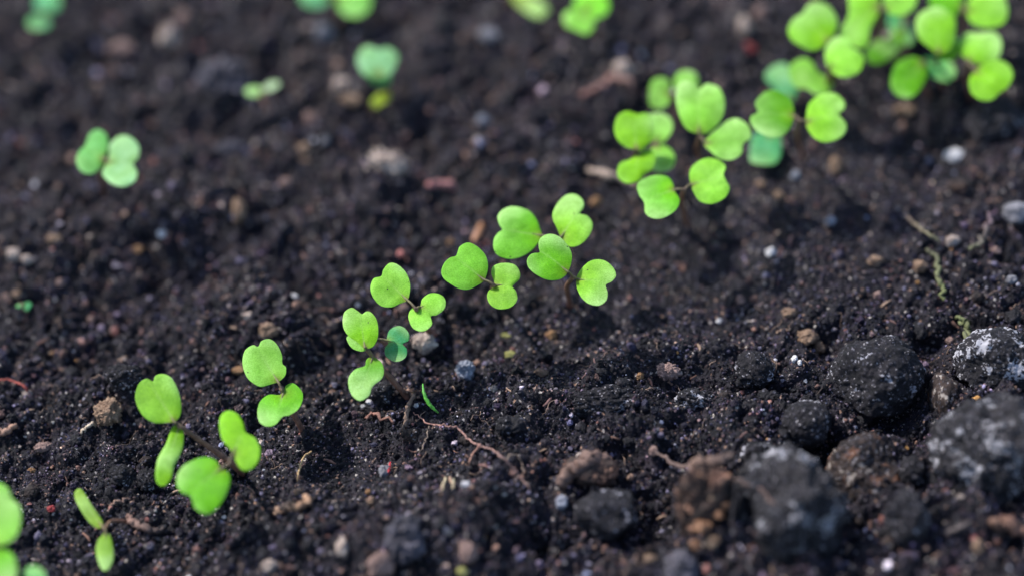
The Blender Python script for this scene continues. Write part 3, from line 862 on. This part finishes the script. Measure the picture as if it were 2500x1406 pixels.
S('blurred seedling with pale lobes beside a beige crumb at the top', 'g', (770, 500), 12, [
    ([(615, 400), (650, 330), (700, 318), (760, 342), (830, 325), (892, 380), (872, 460), (830, 520), (750, 530), (680, 520), (640, 480)], (765, 505), np.array((.22, .47, .17)), 1, dict(tilt=.3)),
    ([(700, 520), (760, 500), (840, 520), (835, 570), (770, 582), (710, 560)], (765, 515), TEAL + MID * .2, -1, dict(tilt=.1)),
])
S('tiny yellow-green sprout just emerging below the pale lobed seedling', 'g', (720, 730), 4, [
    ([(712, 690), (752, 648), (820, 622), (845, 640), (825, 690), (770, 718), (735, 740)], (722, 728), np.array((.30, .37, .004)), 0, dict(tilt=.1)),
], r=.0004)
S('tiny pale sprout with a dark red foot near the top left', 'h', (1885, 680), 5, [
    (oval(1815, 655, 62, 36, 0, .1, 0), (1865, 665), PALE + np.array((.12, .05, .12)), 0, dict(tilt=.1)),
    (oval(1940, 618, 68, 28, -25, .1, 0), (1890, 655), PALE + np.array((.25, .12, .25)), 0, dict(tilt=.1)),
], r=.0004)
S('very blurred bluish green seedling in the top left corner', 'h', (320, 110), 5, [
    (oval(340, 20, 95, 75, 0, .12, 270), (325, 95), TEAL + .03, 0, dict(tilt=.1)),
    (oval(278, 165, 85, 55, 0, .12, 90), (310, 115), TEAL * .8 + .02, 0, dict(tilt=.1)),
])
S('blurred pair of round green leaves cut by the top edge, left of centre', 'p', (817, -12), 8, [
    (oval(768, -8, 38, 27, 0, .15, 200), (800, -10), TEAL + .04, 0, dict(tilt=.1)),
    (oval(864, 2, 42, 42, 0, .15, 300), (828, -8), PALE * .8 + TEAL * .3, 0, dict(tilt=.1)),
])
S('blurred olive green seedling leaf slanting down from the top edge', 'p', (1245, -28), 8, [
    ([(1250, -22), (1290, -12), (1325, 5), (1340, 25), (1330, 42), (1305, 42), (1275, 22), (1250, 0)], (1250, -16), OLIVE, 0, dict(tilt=.1)),
])
S('blurred mid green seedling at the top edge right of centre', 'p', (1430, 20), 20, [
    ([(1402, 5), (1430, -14), (1465, -14), (1486, 8), (1482, 32), (1455, 46), (1420, 38)], (1432, 22), MID + PALE * .25, 0, dict(tilt=.2)),
    ([(1376, 38), (1392, 22), (1420, 28), (1446, 40), (1452, 60), (1434, 84), (1408, 76), (1382, 62)], (1430, 28), PALE * .7 + MID * .25, 0, dict(tilt=.1)),
])
S('minute teal sprout lying near the left edge, halfway up', 'f', (150, 1262), -3, [
    (oval(135, 1258, 30, 13, -12, .1, 0), (152, 1262), TEAL, 0, dict(tilt=.1)),
    (oval(182, 1262, 26, 30, 30, .3, 0), (158, 1262), TEAL * .8, 0, dict(tilt=.1)),
], r=.0003)

# ------------------------------------------------------------------ clods, stones and pebbles one can tell apart
def stone(name, cat, label, px, py, rx, ry, mat, up=.35, seed=1, sub=4, depth=None, rot=0.0, group=None, lumpy=.16, fine=.05, cuts=6, crumbly=0.0, z=None):
    """rx, ry: half width and half height as seen, in photo pixels; it rests on the bed under its foot"""
    a_ = rx * K; b_ = ry * K
    dpt = (depth * K) if depth else b_ * 1.02
    foot = ground(px, py + ry * .55)
    cz = (foot[2] + b_ * up) if z is None else z * 1e-3
    c = at(px, py, cz)
    cz = max(h1(c[0], c[1]) + b_ * up, cz) if z is None else cz
    c = at(px, py, cz)
    P, F = lump((a_, dpt, b_), seed, sub, lumpy, fine, cuts, rot=rot, crumbly=crumbly)
    o = mesh_obj(name, P + c, F, M[mat], None, tuple(c))
    return tag(o, label, cat, group)

st = stone
st('soil_clod', 'clod', 'large rounded black clod with white flecks on its upper right', 2140, 928, 112, 104, 'clod', .3, 21, 5, fine=.05, z=9, crumbly=.05, lumpy=.12)
st('soil_clod', 'clod', 'black clod thickly dusted with white at the right edge', 2440, 885, 108, 88, 'clod_dusty', .4, 22, 5, z=13, crumbly=.05)
st('soil_clod', 'clod', 'biggest boulder-like clod, grey crust, cut by the right edge', 2440, 1118, 152, 142, 'clod_crust', .4, 23, 5, z=12, fine=.06, crumbly=.10)
st('soil_clod', 'clod', 'rusty brown round clod below the large black one', 2112, 1150, 88, 84, 'rust', .3, 24, 5, z=4)
st('soil_clod', 'clod', 'smooth black ball of soil with a pale upper left rim', 1972, 1032, 62, 60, 'clod', .4, 25, 5, lumpy=.08, z=8)
st('soil_clod', 'clod', 'narrow upright dark clod wedged between two large ones', 2306, 982, 42, 66, 'rust', .3, 26, 4, z=7)
st('soil_clod', 'clod', 'grey-black lumpy clod left of the large rounded one', 1842, 905, 52, 52, 'clod', .4, 27, 4, crumbly=.2)
st('soil_clod', 'clod', 'big blurred foreground clod streaked with white crust, bottom right', 1925, 1240, 118, 128, 'clod_crust', .5, 28, 5, z=13, fine=.07, crumbly=.14, rot=.5, lumpy=.22)
st('soil_clod', 'clod', 'flat-topped grey-black stone-like clod, blurred, bottom centre right', 1482, 1258, 80, 64, 'clod', .45, 29, 5, cuts=9, fine=.03, z=5)
st('soil_clod', 'clod', 'crumbly dark ridge of soil right of centre, lit along its crest', 1478, 985, 84, 42, 'clod', .4, 30, 5, crumbly=.28, z=7)
st('soil_clod', 'clod', 'round black crumb below the crest of the ridge', 1236, 1036, 24, 24, 'clod', .5, 31, 4, crumbly=.15)
st('soil_clod', 'clod', 'bluish black clod alone below the hourglass leaf', 1137, 905, 26, 26, 'bluish', .5, 32, 4, crumbly=.25)
st('soil_clod', 'clod', 'white-dusted low clod left of the rusty one', 1858, 1108, 55, 30, 'clod_dusty', .4, 33, 4, crumbly=.15)
st('soil_clod', 'clod', 'brown-tinged blurred clod at the bottom centre right', 1445, 1150, 62, 40, 'bark', .4, 34, 4, crumbly=.2, z=6)
st('soil_clod', 'clod', 'dim pointed clod with a pale tip under the rusty one', 2212, 1262, 52, 62, 'clod', .4, 35, 4, crumbly=.15)
st('soil_clod', 'clod', 'lumpy light-topped hump of soil at the upper left', 545, 205, 72, 52, 'lilac', -.35, 36, 5, crumbly=.6)
st('soil_clod', 'clod', 'bluish grey crumbly lump under the upper left hump', 560, 368, 48, 26, 'lilac', .3, 37, 4, crumbly=.4)
st('soil_clod', 'clod', 'grey stony lump at the right edge halfway up', 2485, 520, 38, 28, 'grey', .5, 38, 4)
st('soil_clod', 'clod', 'broad dim lump at the right edge under the clump of leaves', 2430, 300, 80, 62, 'clod', .2, 39, 4, crumbly=.15)
st('soil_clod', 'clod', 'dark moist lump left of the lowest seedling leaves', 300, 1165, 34, 30, 'clod', .4, 40, 4, crumbly=.25)
st('soil_clod', 'clod', 'small dark lump right beside the moist one', 362, 1172, 28, 28, 'clod', .4, 41, 4, crumbly=.25)
st('soil_clod', 'clod', 'rough dark clod behind the long-stemmed seedling', 300, 920, 44, 34, 'clod', .4, 42, 4, crumbly=.3)
st('soil_clod', 'clod', 'blurred bluish lump at the bottom edge left of centre', 985, 1320, 46, 52, 'lilac', .1, 43, 5, crumbly=.4)
st('soil_clod', 'clod', 'blurred lump at the very bottom right of centre', 1660, 1390, 42, 40, 'lilac', .2, 44, 4, crumbly=.3)
st('soil_clod', 'clod', 'crumbly clod right under the crossing of the roots', 1005, 1062, 26, 18, 'rust', .5, 45, 4, crumbly=.25)
st('soil_clod', 'clod', 'dusty clod left of the smooth black ball', 1690, 975, 40, 26, 'clod_dusty', .3, 46, 4, crumbly=.3)
st('soil_clod', 'clod', 'dark lump tucked behind the small teal leaf stem', 935, 960, 38, 30, 'clod', .4, 47, 4, crumbly=.25)
st('soil_clod', 'clod', 'small clod on the slope above the rusty one', 2120, 1078, 30, 24, 'rust', .4, 48, 4, crumbly=.2)
st('soil_clod', 'clod', 'dim clod in the hollow right of the rusty one', 2230, 1150, 30, 34, 'clod', .4, 49, 4, crumbly=.2)

PG = 'pale pebbles and crumbs scattered on the soil'
def pb(label, px, py, rx, ry, mat, seed, name='pebble', cat='pebble', crumbly=.22, **kw):
    return st(name, cat, label, px, py, rx, ry, mat, kw.pop('up', .35), seed, 4, group=PG, crumbly=max(crumbly, .08), lumpy=.26, fine=.07, cuts=7, **kw)
pb('knobbly beige and pinkish crumb, largest of the pale ones, upper centre', 940, 402, 52, 36, 'pale', 101, crumbly=.55)
pb('upright tan crumb alone left of centre', 582, 518, 19, 30, 'tan', 103)
pb('bright white pebble in the shade at the left', 395, 570, 13, 10, 'white', 104, crumbly=.03)
pb('bright white pebble right of the centre seedling', 1883, 616, 15, 12, 'white', 105, crumbly=.03)
pb('bluish white pebble above the pink bit', 1180, 297, 20, 15, 'bluish', 106, crumbly=.04)
pb('pinkish white pebble at the right below the clump', 2330, 381, 26, 19, 'white', 107, crumbly=.06)
pb('blurred cream pebble left of the far clump', 1520, 172, 26, 26, 'pale', 108)
pb('tall beige crumb at the upper left', 412, 90, 26, 40, 'pale', 109)
pb('pinkish second knob leaning on the tall beige crumb', 448, 48, 22, 24, 'pink', 110)
pb('blurred pink crumb left of the tall beige one', 300, 122, 38, 24, 'pink', 111)
pb('cream crumb beside the yellow-green sprout', 832, 212, 22, 24, 'pale', 112)
pb('tan crumb under the cream one beside the sprout', 858, 246, 28, 20, 'tan', 113)
pb('tan pebble under a darker cap, upper left of centre', 740, 368, 19, 20, 'tan', 114)
pb('grey round pebble right of the tan one', 794, 348, 14, 14, 'grey', 115)
pb('mauve crumb above the grey round pebble', 757, 292, 20, 18, 'pink', 116)
pb('salmon crumb at the left above the dark hollow', 697, 446, 16, 15, 'pink', 117)
pb('round ochre pebble between the centre and the far clump', 1454, 493, 14, 15, 'orange', 118, crumbly=.03)
pb('small ochre pebble above the gritty leaf', 1103, 592, 14, 11, 'orange', 119, crumbly=.03)
pb('tan crumb broadening downwards, right of centre', 1970, 824, 26, 20, 'tan', 120)
pb('small knob hanging on the right hand tan crumb', 2000, 848, 14, 16, 'tan', 121)
pb('tan and pink crumb on the slope above the clods', 1926, 764, 20, 13, 'tan', 122)
pb('reddish crumb left of the slope', 1808, 732, 10, 12, 'pink', 123)
pb('white speck of grit on the right hand slope', 1756, 784, 8, 8, 'white', 124, crumbly=.02)
pb('cream crumb by the small figure-eight leaf', 1032, 836, 28, 24, 'pale', 125)
pb('orange crumb left of the heart leaf', 580, 904, 18, 12, 'orange', 126)
pb('tan crumb above the heart leaf, left side', 655, 806, 24, 18, 'tan', 127)
pb('large porous tan crumb at the left', 262, 1005, 34, 34, 'tan', 128, crumbly=.3)
pb('pinkish crumb low at the left', 106, 1090, 22, 14, 'pink', 129)
pb('brown pebble near the left edge', 78, 1148, 9, 7, 'orange', 130)
pb('cream pebble, oblong, blurred near the bottom edge', 836, 1336, 14, 23, 'pale', 131, crumbly=.1)
pb('pinkish brown blurred crumb by the bottom edge', 925, 1376, 28, 30, 'pink', 132)
pb('shiny blue-white shell chip bottom centre', 1372, 1224, 15, 16, 'bluish', 133, crumbly=.03)
pb('snow white grit lower centre', 1137, 1182, 11, 10, 'white', 134, crumbly=.05)
pb('yellow-green seed husk lower right of the hourglass leaf', 1246, 866, 16, 11, 'yellow', 135, crumbly=.05)
pb('flat yellowish chip above the seed husk', 1236, 818, 13, 6, 'yellow', 136, crumbly=.04)
pb('orange-tan chip right of the seed husk', 1345, 818, 13, 12, 'orange', 137)
pb('rust brown crumb under the orange-tan chip', 1320, 911, 18, 12, 'tan', 138)
pb('cream pebble lower right of the seed husk', 1205, 948, 9, 9, 'pale', 139)
pb('white crumb under the hanging round leaf', 902, 980, 9, 7, 'white', 140, crumbly=.05)
pb('smaller white crumb beside the one under the leaf', 886, 991, 6, 5, 'white', 141, crumbly=.05)
pb('white grain below the root crossing', 1017, 989, 6, 6, 'white', 142, crumbly=.05)
pb('pale grey crumb right of the lower bark chip', 2324, 588, 18, 16, 'pale', 143)
pb('rosy crumb right of the mossy stalks', 2432, 612, 12, 10, 'pink', 144)
pb('tan crumb left of the mossy stalk', 2246, 652, 16, 18, 'tan', 145)
pb('pink-tan crumb above the slope at the right', 2138, 640, 20, 14, 'tan', 146)
pb('magenta bead at the right', 2142, 720, 11, 10, 'pink', 147, crumbly=.04)
pb('grey-lilac pebble right of the mossy stalk', 2470, 684, 14, 13, 'grey', 148)
pb('red-pink bead beside the dusted clod', 2318, 830, 11, 11, 'pink', 149, crumbly=.04)
pb('round bluish pebble right of centre', 2028, 541, 13, 13, 'bluish', 150, crumbly=.03)
pb('ochre crumb at the lower right edge', 2388, 1335, 15, 17, 'tan', 151)
pb('white grain low in the hollow right', 2213, 1296, 6, 6, 'white', 152, crumbly=.03)
pb('pair of white grains, left one, above the black ball', 1940, 877, 8, 9, 'white', 153, crumbly=.03)
pb('pair of white grains, right one, above the black ball', 1953, 885, 6, 7, 'white', 154, crumbly=.03)
pb('cyan-white grain left of the large rounded clod', 1967, 931, 5, 6, 'bluish', 155, crumbly=.03)
pb('pink crumb at the left above the dark soil', 132, 585, 18, 13, 'tan', 156)
pb('cream crumb by the left edge, upper knob', 32, 622, 18, 16, 'pale', 157)
pb('tan crumb by the left edge, lower knob', 66, 634, 18, 12, 'pale', 158)
pb('orange grain left of the dark hollow', 338, 611, 13, 10, 'orange', 159)
pb('tan bead low at the left edge', 42, 718, 12, 10, 'tan', 160)
pb('salmon bead near the left edge', 14, 725, 12, 10, 'pink', 161)
pb('salmon pebble right of the tan bead', 146, 690, 11, 10, 'pink', 162)
pb('pale crumb in the rough soil left of the heart leaf', 605, 770, 13, 10, 'pale', 163)
pb('white grain left of the upright notched leaf', 719, 724, 9, 8, 'white', 164, crumbly=.03)
pb('bluish white grain above the upright notched leaf', 874, 744, 7, 7, 'bluish', 165, crumbly=.03)
pb('pinkish round pebble left of the leaf pair', 985, 752, 12, 13, 'pink', 166)
pb('blurred round mauve pebble at the top right', 1857, 36, 22, 24, 'pink', 167)
pb('blurred beige crumb at the top right', 1818, 66, 20, 26, 'pale', 168)
pb('blurred crimson crumb under the beige one', 1828, 122, 20, 16, 'red', 169)
pb('brown crumb below the dark top right leaves', 2210, 270, 30, 16, 'tan', 170)
pb('brown crumb right of the far clump', 2040, 405, 18, 22, 'tan', 171)
pb('tan streaked crumb at the right', 2340, 455, 28, 18, 'bark', 172)
pb('bluish pebble right of the front leaves', 1943, 430, 13, 13, 'bluish', 173, crumbly=.03)
pb('brownish bead under the far clump', 1856, 452, 14, 13, 'tan', 174)
pb('tan bead right of the brownish one', 1902, 478, 14, 12, 'tan', 175)
pb('red-brown crumb far left middle', 222, 780, 12, 9, 'pink', 176)
pb('tiny ochre ring-like grain left', 128, 862, 8, 6, 'orange', 177)
pb('blurred lilac stone top middle', 790, 85, 26, 30, 'grey', 178)
pb('blurred lilac stone right of the top middle', 1195, 85, 30, 24, 'grey', 179)
pb('pale grain right of the lowest seedling', 548, 1262, 6, 6, 'white', 180, crumbly=.03)
pb('tan round crumb below the thin yellow root', 727, 1201, 9, 8, 'tan', 181)
pb('pinkish crumb below the tan round one', 905, 1222, 10, 9, 'tan', 182)
pb('orange grain pair left of the red splinter', 900, 1200, 8, 8, 'orange', 183)
pb('pale grey blurred crumb at the bottom left', 660, 1380, 18, 15, 'pale', 184)
pb('olive gold blurred bead by the bottom edge', 1128, 1394, 13, 10, 'yellow', 185, crumbly=.04)
pb('pinkish blurred crumb bottom centre', 1140, 1350, 20, 24, 'pink', 186)
pb('blurred tan crumb at the bottom right of centre', 1586, 1362, 14, 10, 'tan', 187)
pb('tan bead on top of the crumbly ridge', 1596, 1100, 12, 12, 'pink', 188)
pb('cream grain on the slope above the ridge', 1562, 918, 11, 9, 'orange', 189)
pb('large pinkish speckled crumb right of the ridge', 1630, 905, 26, 20, 'pink', 190, crumbly=.3)

# scattered dark clods of one look
CG = 'small dark soil clods strewn over the bed'
proto = []
for q in range(8):
    P, F = lump((1, rng.uniform(.75, 1.1), rng.uniform(.6, .85)), 300 + q, 3, .2, .07, 4, crumbly=.28)
    proto.append((P, F))
pm = []
for q, (P, F) in enumerate(proto):
    me_ = bpy.data.meshes.new('small_clod'); me_.from_pydata((P * .001).tolist(), [], F); me_.update()
    me_.polygons.foreach_set('use_smooth', np.ones(len(F), bool))
    me_.materials.append(M['clod'] if q % 4 else M['rust']); pm.append(me_)
rr = np.random.default_rng(77)
n_ = 0
while n_ < 130:
    px, py = rr.uniform(-20, 2520), rr.uniform(-10, 1416)
    p = at(px, py, 0)
    if rr.uniform() > float(roughness(np.array([p[0]]), np.array([p[1]]))[0]) ** 2:
        continue
    r = 1.1 * (1 - rr.uniform() * .86) ** (-.5)
    o = bpy.data.objects.new('small_clod', pm[n_ % 8])
    p[2] = h1(p[0], p[1]) + r * .0003
    o.location = p; o.scale = (r, r, r)
    o.rotation_euler = (rr.uniform(-.4, .4), rr.uniform(-.4, .4), rr.uniform(0, 6.28))
    link(o)
    tag(o, 'small dark crumbly clod lying loose on the soil', 'clod', CG)
    n_ += 1

# ------------------------------------------------------------------ roots, twigs, splinters
def strand(name, cat, label, pts, radii, col0, col1, up=.0006, n=30, sides=8, wob=.00025, seed=3, group=None, parent=None, mat='root', zs=None, dip=True):
    P = []
    for i, (px, py) in enumerate(pts):
        P.append(ground(px, py, up) if zs is None else at(px, py, zs[i] * 1e-3))
    P = spline(P, n)
    rs = np.random.default_rng(seed)
    P[1:-1] += rs.normal(size=(n - 2, 3)) * wob
    if dip:
        P[-1, 2] -= .0012
    V, F = tube(P, radii, sides, .22, seed)
    t_ = np.linspace(0, 1, n)[:, None]
    c = np.array(col0) * (1 - t_) + np.array(col1) * t_
    c = np.repeat(c, sides, 0); c = np.vstack([c, c[:1], c[-1:]])
    org = tuple(P[0]) if parent is None else tuple(parent.location)
    o = mesh_obj(name, V, F, M[mat], parent, org, c)
    if label:
        tag(o, label, cat, group)
    return o

rt = thing('root', tuple(ground(1010, 1020)), 'long pinkish brown root running down to the lower right', 'root')
strand('main_strand', None, None, [(1010, 1021), (1048, 1044), (1090, 1050), (1122, 1066), (1160, 1094), (1200, 1110), (1226, 1130), (1262, 1166), (1296, 1206)], [.00014, .00027, .00030, .00026, .00024], (.26, .13, .105), (.15, .095, .085), .0017, 60, 8, .00022, 5, parent=rt)
strand('side_strand', None, None, [(1172, 1098), (1158, 1118), (1144, 1142)], [.00032, .0002], (.30, .15, .12), (.3, .17, .12), .0014, 16, 8, .0002, 6, parent=rt)
strand('side_strand', None, None, [(1048, 1047), (1040, 1080), (1026, 1120)], [.00022, .0001], (.16, .12, .09), (.2, .15, .12), .001, 18, 6, .0003, 7, parent=rt)
strand('side_strand', None, None, [(1226, 1125), (1262, 1118), (1276, 1150), (1256, 1180)], [.0002, .0001], (.2, .15, .11), (.2, .15, .12), .001, 18, 6, .0003, 8, parent=rt)
strand('twig', 'twig', 'short brown twig lying crosswise at the root crossing', [(960, 972), (995, 966), (1034, 963)], [.0004, .0006, .0005, .0003], (.12, .07, .05), (.22, .13, .09), .0016, 24, 8, .0003, 9)
strand('twig', 'twig', 'thin brown twig pointing down from the crosswise twig', [(1014, 968), (998, 1005), (990, 1040), (984, 1066)], [.0005, .0006, .0007, .0003], (.14, .085, .06), (.13, .09, .065), .0018, 26, 8, .0003, 10)
strand('twig', 'twig', 'pale blurred stick under the far clump of leaves', [(1432, 424), (1480, 436), (1525, 450), (1560, 462)], [.0007, .0011, .001, .0008], (.32, .25, .20), (.30, .23, .18), .0008, 24, 10, .0002, 11)
strand('root_fibre', 'root', 'fine yellowish root loop right of the lowest seedling', [(762, 1112), (745, 1122), (732, 1148), (726, 1176)], [.00025, .00028, .0002], (.34, .23, .10), (.34, .24, .12), .0012, 22, 6, .00012, 12)
strand('red_stalk', 'stalk', 'thin red stalk entering from the left edge', [(-15, 944), (20, 944), (48, 953), (68, 962)], [.00022, .00026, .0004], (.22, .035, .02), (.34, .06, .045), .0022, 24, 8, .00008, 13)
strand('grass_blade', 'grass', 'single thin bright green grass blade by the root crossing', [(1032, 936), (1036, 962), (1050, 988), (1070, 1007)], [.0001, .0005, .00055, .0002], (.07, .36, .03), (.11, .42, .035), .004, 28, 8, .00002, 14, mat='stem', zs=[9, 8, 6, 4.2], dip=False)
strand('red_splinter', 'splinter', 'tiny red splinter beside a grey crumb, lower centre', [(954, 1136), (950, 1150), (949, 1162)], [.0002, .00045, .0003], (.5, .03, .04), (.42, .03, .04), .0012, 12, 6, .00005, 15)
pb('smooth grey double crumb left of the red splinter', 938, 1150, 14, 18, 'grey', 191)
pb('bright red chip at the lower left', 125, 1241, 11, 8, 'red', 192, crumbly=.03)
pb('pale pink bead at the end of the red stalk', 66, 959, 12, 8, 'pale', 193)
strand('bark_strip', 'bark', 'dark bark strip with a pale reddish end, lower left', [(312, 1268), (330, 1286), (365, 1300), (408, 1306)], [.0006, .0011, .0011, .0005], (.24, .14, .11), (.022, .017, .018), .0012, 28, 9, .0003, 16)
strand('root_fibre', 'root', 'faint thin root on the soil at the lower left', [(268, 1240), (292, 1228), (320, 1222)], [.0002, .0003, .0005], (.28, .18, .13), (.1, .06, .055), .001, 16, 6, .0002, 17)
strand('root_fibre', 'root', 'pale curled fibre under the porous tan crumb', [(200, 1066), (214, 1050), (232, 1040)], [.0003, .0005, .0005], (.42, .34, .25), (.45, .38, .29), .001, 16, 6, .0002, 18)
strand('splinter', 'splinter', 'tan splinter above the gritty leaf', [(1178, 560), (1168, 576), (1160, 592)], [.0009, .0012, .0008], (.30, .14, .06), (.34, .18, .1), .001, 14, 8, .0002, 19)
strand('splinter', 'splinter', 'pink blurred splinter above the centre seedling', [(1046, 466), (1072, 462), (1106, 463)], [.0011, .0009, .0014], (.36, .14, .13), (.46, .22, .2), .001, 14, 8, .0002, 20)
strand('splinter', 'splinter', 'pale straw bit below the root, left one', [(1088, 1174), (1080, 1196)], [.0004, .0003], (.36, .31, .2), (.34, .28, .18), .001, 8, 6, .0001, 21)
strand('splinter', 'splinter', 'pale straw bit below the root, right one', [(1108, 1176), (1106, 1194)], [.0003, .0003], (.30, .29, .2), (.34, .28, .18), .001, 8, 6, .0001, 22)
strand('root_fibre', 'root', 'reddish brown crumb-like root tangle left of the twigs', [(896, 1030), (912, 1018), (940, 1030), (962, 1030)], [.0003, .0005, .0003], (.22, .1, .075), (.2, .1, .075), .001, 20, 6, .0005, 23)
strand('bark_strip', 'bark', 'flat tan bark flake below the lowest seedling on the right', [(672, 1262), (700, 1248), (728, 1246), (758, 1228)], [.0009, .0013, .001, .0011], (.28, .18, .12), (.36, .21, .12), .0016, 28, 9, .0005, 24)
strand('moss_stalk', 'moss', 'yellow-green mossy stalk standing at the right', [(2302, 745), (2292, 700), (2282, 650), (2262, 615)], [.0005, .0007, .0006, .0004], (.10, .12, .035), (.07, .07, .04), .0018, 26, 8, .0004, 25)
strand('moss_stalk', 'moss', 'mossy stalk turning purple at its tip, far right', [(2362, 625), (2392, 608), (2408, 560), (2430, 528)], [.0005, .0006, .0006, .0004], (.08, .09, .04), (.10, .05, .09), .0022, 26, 8, .0004, 26)
strand('moss_stalk', 'moss', 'dull thin mossy strand left of the standing stalk', [(2205, 530), (2225, 560), (2255, 592), (2290, 604)], [.0004, .0005, .0004], (.10, .06, .055), (.14, .14, .07), .003, 26, 8, .0004, 27)
strand('moss_stalk', 'moss', 'crumpled yellow-green moss beside the dusted clod', [(2336, 790), (2352, 806), (2362, 826), (2356, 842)], [.0005, .0008, .0006], (.11, .13, .045), (.09, .10, .04), .002, 22, 8, .0006, 28)
strand('twig', 'twig', 'blurred reddish twig left of the far clump', [(1420, 250), (1465, 225), (1500, 205), (1545, 225)], [.0009, .0012, .0009], (.2, .09, .075), (.2, .12, .1), .002, 22, 8, .0004, 29)
strand('twig', 'twig', 'thin blurred twig across the orange-flecked bark chunk', [(1590, 1100), (1650, 1130), (1740, 1160), (1850, 1190), (1905, 1260)], [.0003, .0005, .0004, .0003], (.11, .07, .06), (.12, .075, .06), .003, 40, 8, .0003, 30, zs=[8, 12, 19, 21, 21])

# the upright chunk of bark at the bottom, with amber grains in its cracks
bz = ground(1700, 1330)
bk = thing('bark_chunk', tuple(bz), 'blurred brown bark chunk with orange grains, bottom right of centre', 'bark')
P, F = lump((58 * K, 42 * K, 120 * K * .8), 401, 5, .3, .07, 6, crumbly=.3)
c = at(1718, 1232, .014)
tl = math.radians(-18)
P = np.stack([P[:, 0], P[:, 1] * math.cos(tl) - P[:, 2] * math.sin(tl), P[:, 1] * math.sin(tl) + P[:, 2] * math.cos(tl)], 1)
mesh_obj('bark_body', P + c, F, M['bark'], bk, tuple(bz))
P, F = lump((24 * K, 50 * K, 120 * K * .8), 402, 4, .3, .09, 5, crumbly=.2)
mesh_obj('bark_slab', P + at(1795, 1275, .010), F, M['clod'], bk, tuple(bz))
for q, (px, py, r_) in enumerate([(1716, 1285, 17), (1738, 1205, 14), (1755, 1255, 13), (1700, 1330, 13), (1740, 1320, 15), (1768, 1230, 9), (1708, 1165, 10)]):
    P, F = lump((r_ * K * 1.1, r_ * K, r_ * K * .7), 410 + q, 3, .45, .12, 5, crumbly=.35)
    mesh_obj('amber_grain', P + at(px, py, .014 + (1232 - py) * 6e-5 + .0035), F, M['amber' if q % 3 != 1 else 'tan'], bk, tuple(bz))
strand('bark_spur', None, None, [(1690, 1135), (1740, 1128), (1790, 1108)], [.0014, .0018, .0006], (.12, .07, .05), (.09, .06, .05), .0, 20, 8, .0004, 31, parent=bk, zs=[19, 20, 22], dip=False)
strand('bark_strip', 'bark', 'curved brown bark lying above the flat-topped clod', [(1365, 1200), (1400, 1165), (1450, 1135), (1500, 1140)], [.0012, .0022, .0018, .0009], (.11, .065, .05), (.12, .07, .055), .0025, 30, 9, .0006, 32)
strand('bark_strip', 'bark', 'brown bark splinter in the soil at the left edge', [(-5, 1066), (18, 1056), (42, 1046)], [.0007, .001, .0006], (.2, .12, .09), (.26, .15, .1), .0008, 16, 8, .0003, 33)
strand('bark_strip', 'bark', 'reddish bark shard at the lower right edge', [(2420, 1290), (2455, 1300), (2500, 1318)], [.0012, .0018, .001], (.14, .075, .05), (.18, .09, .06), .002, 18, 8, .0006, 34)
strand('bark_strip', 'bark', 'dim rod-shaped bit of wood under the big boulder-like clod', [(2312, 1308), (2345, 1292), (2372, 1280)], [.0006, .0007, .0005], (.07, .055, .055), (.08, .06, .055), .001, 16, 8, .0001, 35)

# chips and fibres of old roots and straw, nobody could count them
FV, FF, fc, base_i = [], [], [], 0
rh = np.random.default_rng(91)
for q in range(420):
    x, y = rh.uniform(-.165, .165), rh.uniform(-.11, .15)
    L = rh.uniform(.0012, .0048); th = rh.uniform(0, 6.28); cur = rh.normal() * .5
    ts = np.linspace(0, 1, 6)
    ang = th + cur * ts
    xs = x + np.cumsum(np.cos(ang)) * L / 6; ys = y + np.cumsum(np.sin(ang)) * L / 6
    r_ = L * rh.uniform(.05, .13)
    zs = hgrid(xs, ys) * .35 + hgrid(xs, ys).mean() * .65 + r_ * .8 + L * rh.uniform(-.12, .2) * (ts - .5)
    V, F = tube(np.stack([xs, ys, zs], 1), [r_ * .6, r_, r_ * rh.uniform(.4, 1)], 6, .25, q)
    FV.append(V); FF += [tuple(i + base_i for i in f) for f in F]; base_i += len(V)
    c_ = [(.10, .045, .032), (.17, .085, .06), (.24, .16, .11), (.045, .028, .024), (.13, .065, .06)][q % 5]
    fc.append(np.tile(np.array(c_) * rh.uniform(.6, 1.3), (len(V), 1)))
fo = mesh_obj('plant_fibres', np.vstack(FV), FF, M['root'], None, (0, 0, 0), np.vstack(fc))
fo['kind'] = 'stuff'; fo['label'] = 'brown chips and fibres of old roots littering the soil'

# hair roots nobody could count
HV, HF, base_i = [], [], 0
rh = np.random.default_rng(55)
for q in range(330):
    x, y = rh.uniform(-.16, .16), rh.uniform(-.11, .06)
    L = rh.uniform(.002, .008); th = rh.uniform(0, 6.28); cur = rh.normal() * 1.2
    ts = np.linspace(0, 1, 9)
    ang = th + cur * ts + .6 * np.sin(ts * 7 + q)
    xs = x + np.cumsum(np.cos(ang)) * L / 9; ys = y + np.cumsum(np.sin(ang)) * L / 9
    zs = hgrid(xs, ys) + .0004 + .0012 * np.sin(ts * math.pi) * rh.uniform(0, 1)
    V, F = tube(np.stack([xs, ys, zs], 1), [rh.uniform(.00005, .00013)] * 2, 4, 0, q)
    HV.append(V); HF += [tuple(i + base_i for i in f) for f in F]; base_i += len(V)
HV = np.vstack(HV)
hc = np.tile(np.array((.17, .115, .085)), (len(HV), 1)) * np.repeat(rh.uniform(.5, 1.6, 330), len(HV) // 330)[:, None]
ho = mesh_obj('root_hairs', HV, HF, M['root'], None, (0, 0, 0), hc)
ho['kind'] = 'stuff'; ho['label'] = 'hair-fine rootlets tangled in the soil'
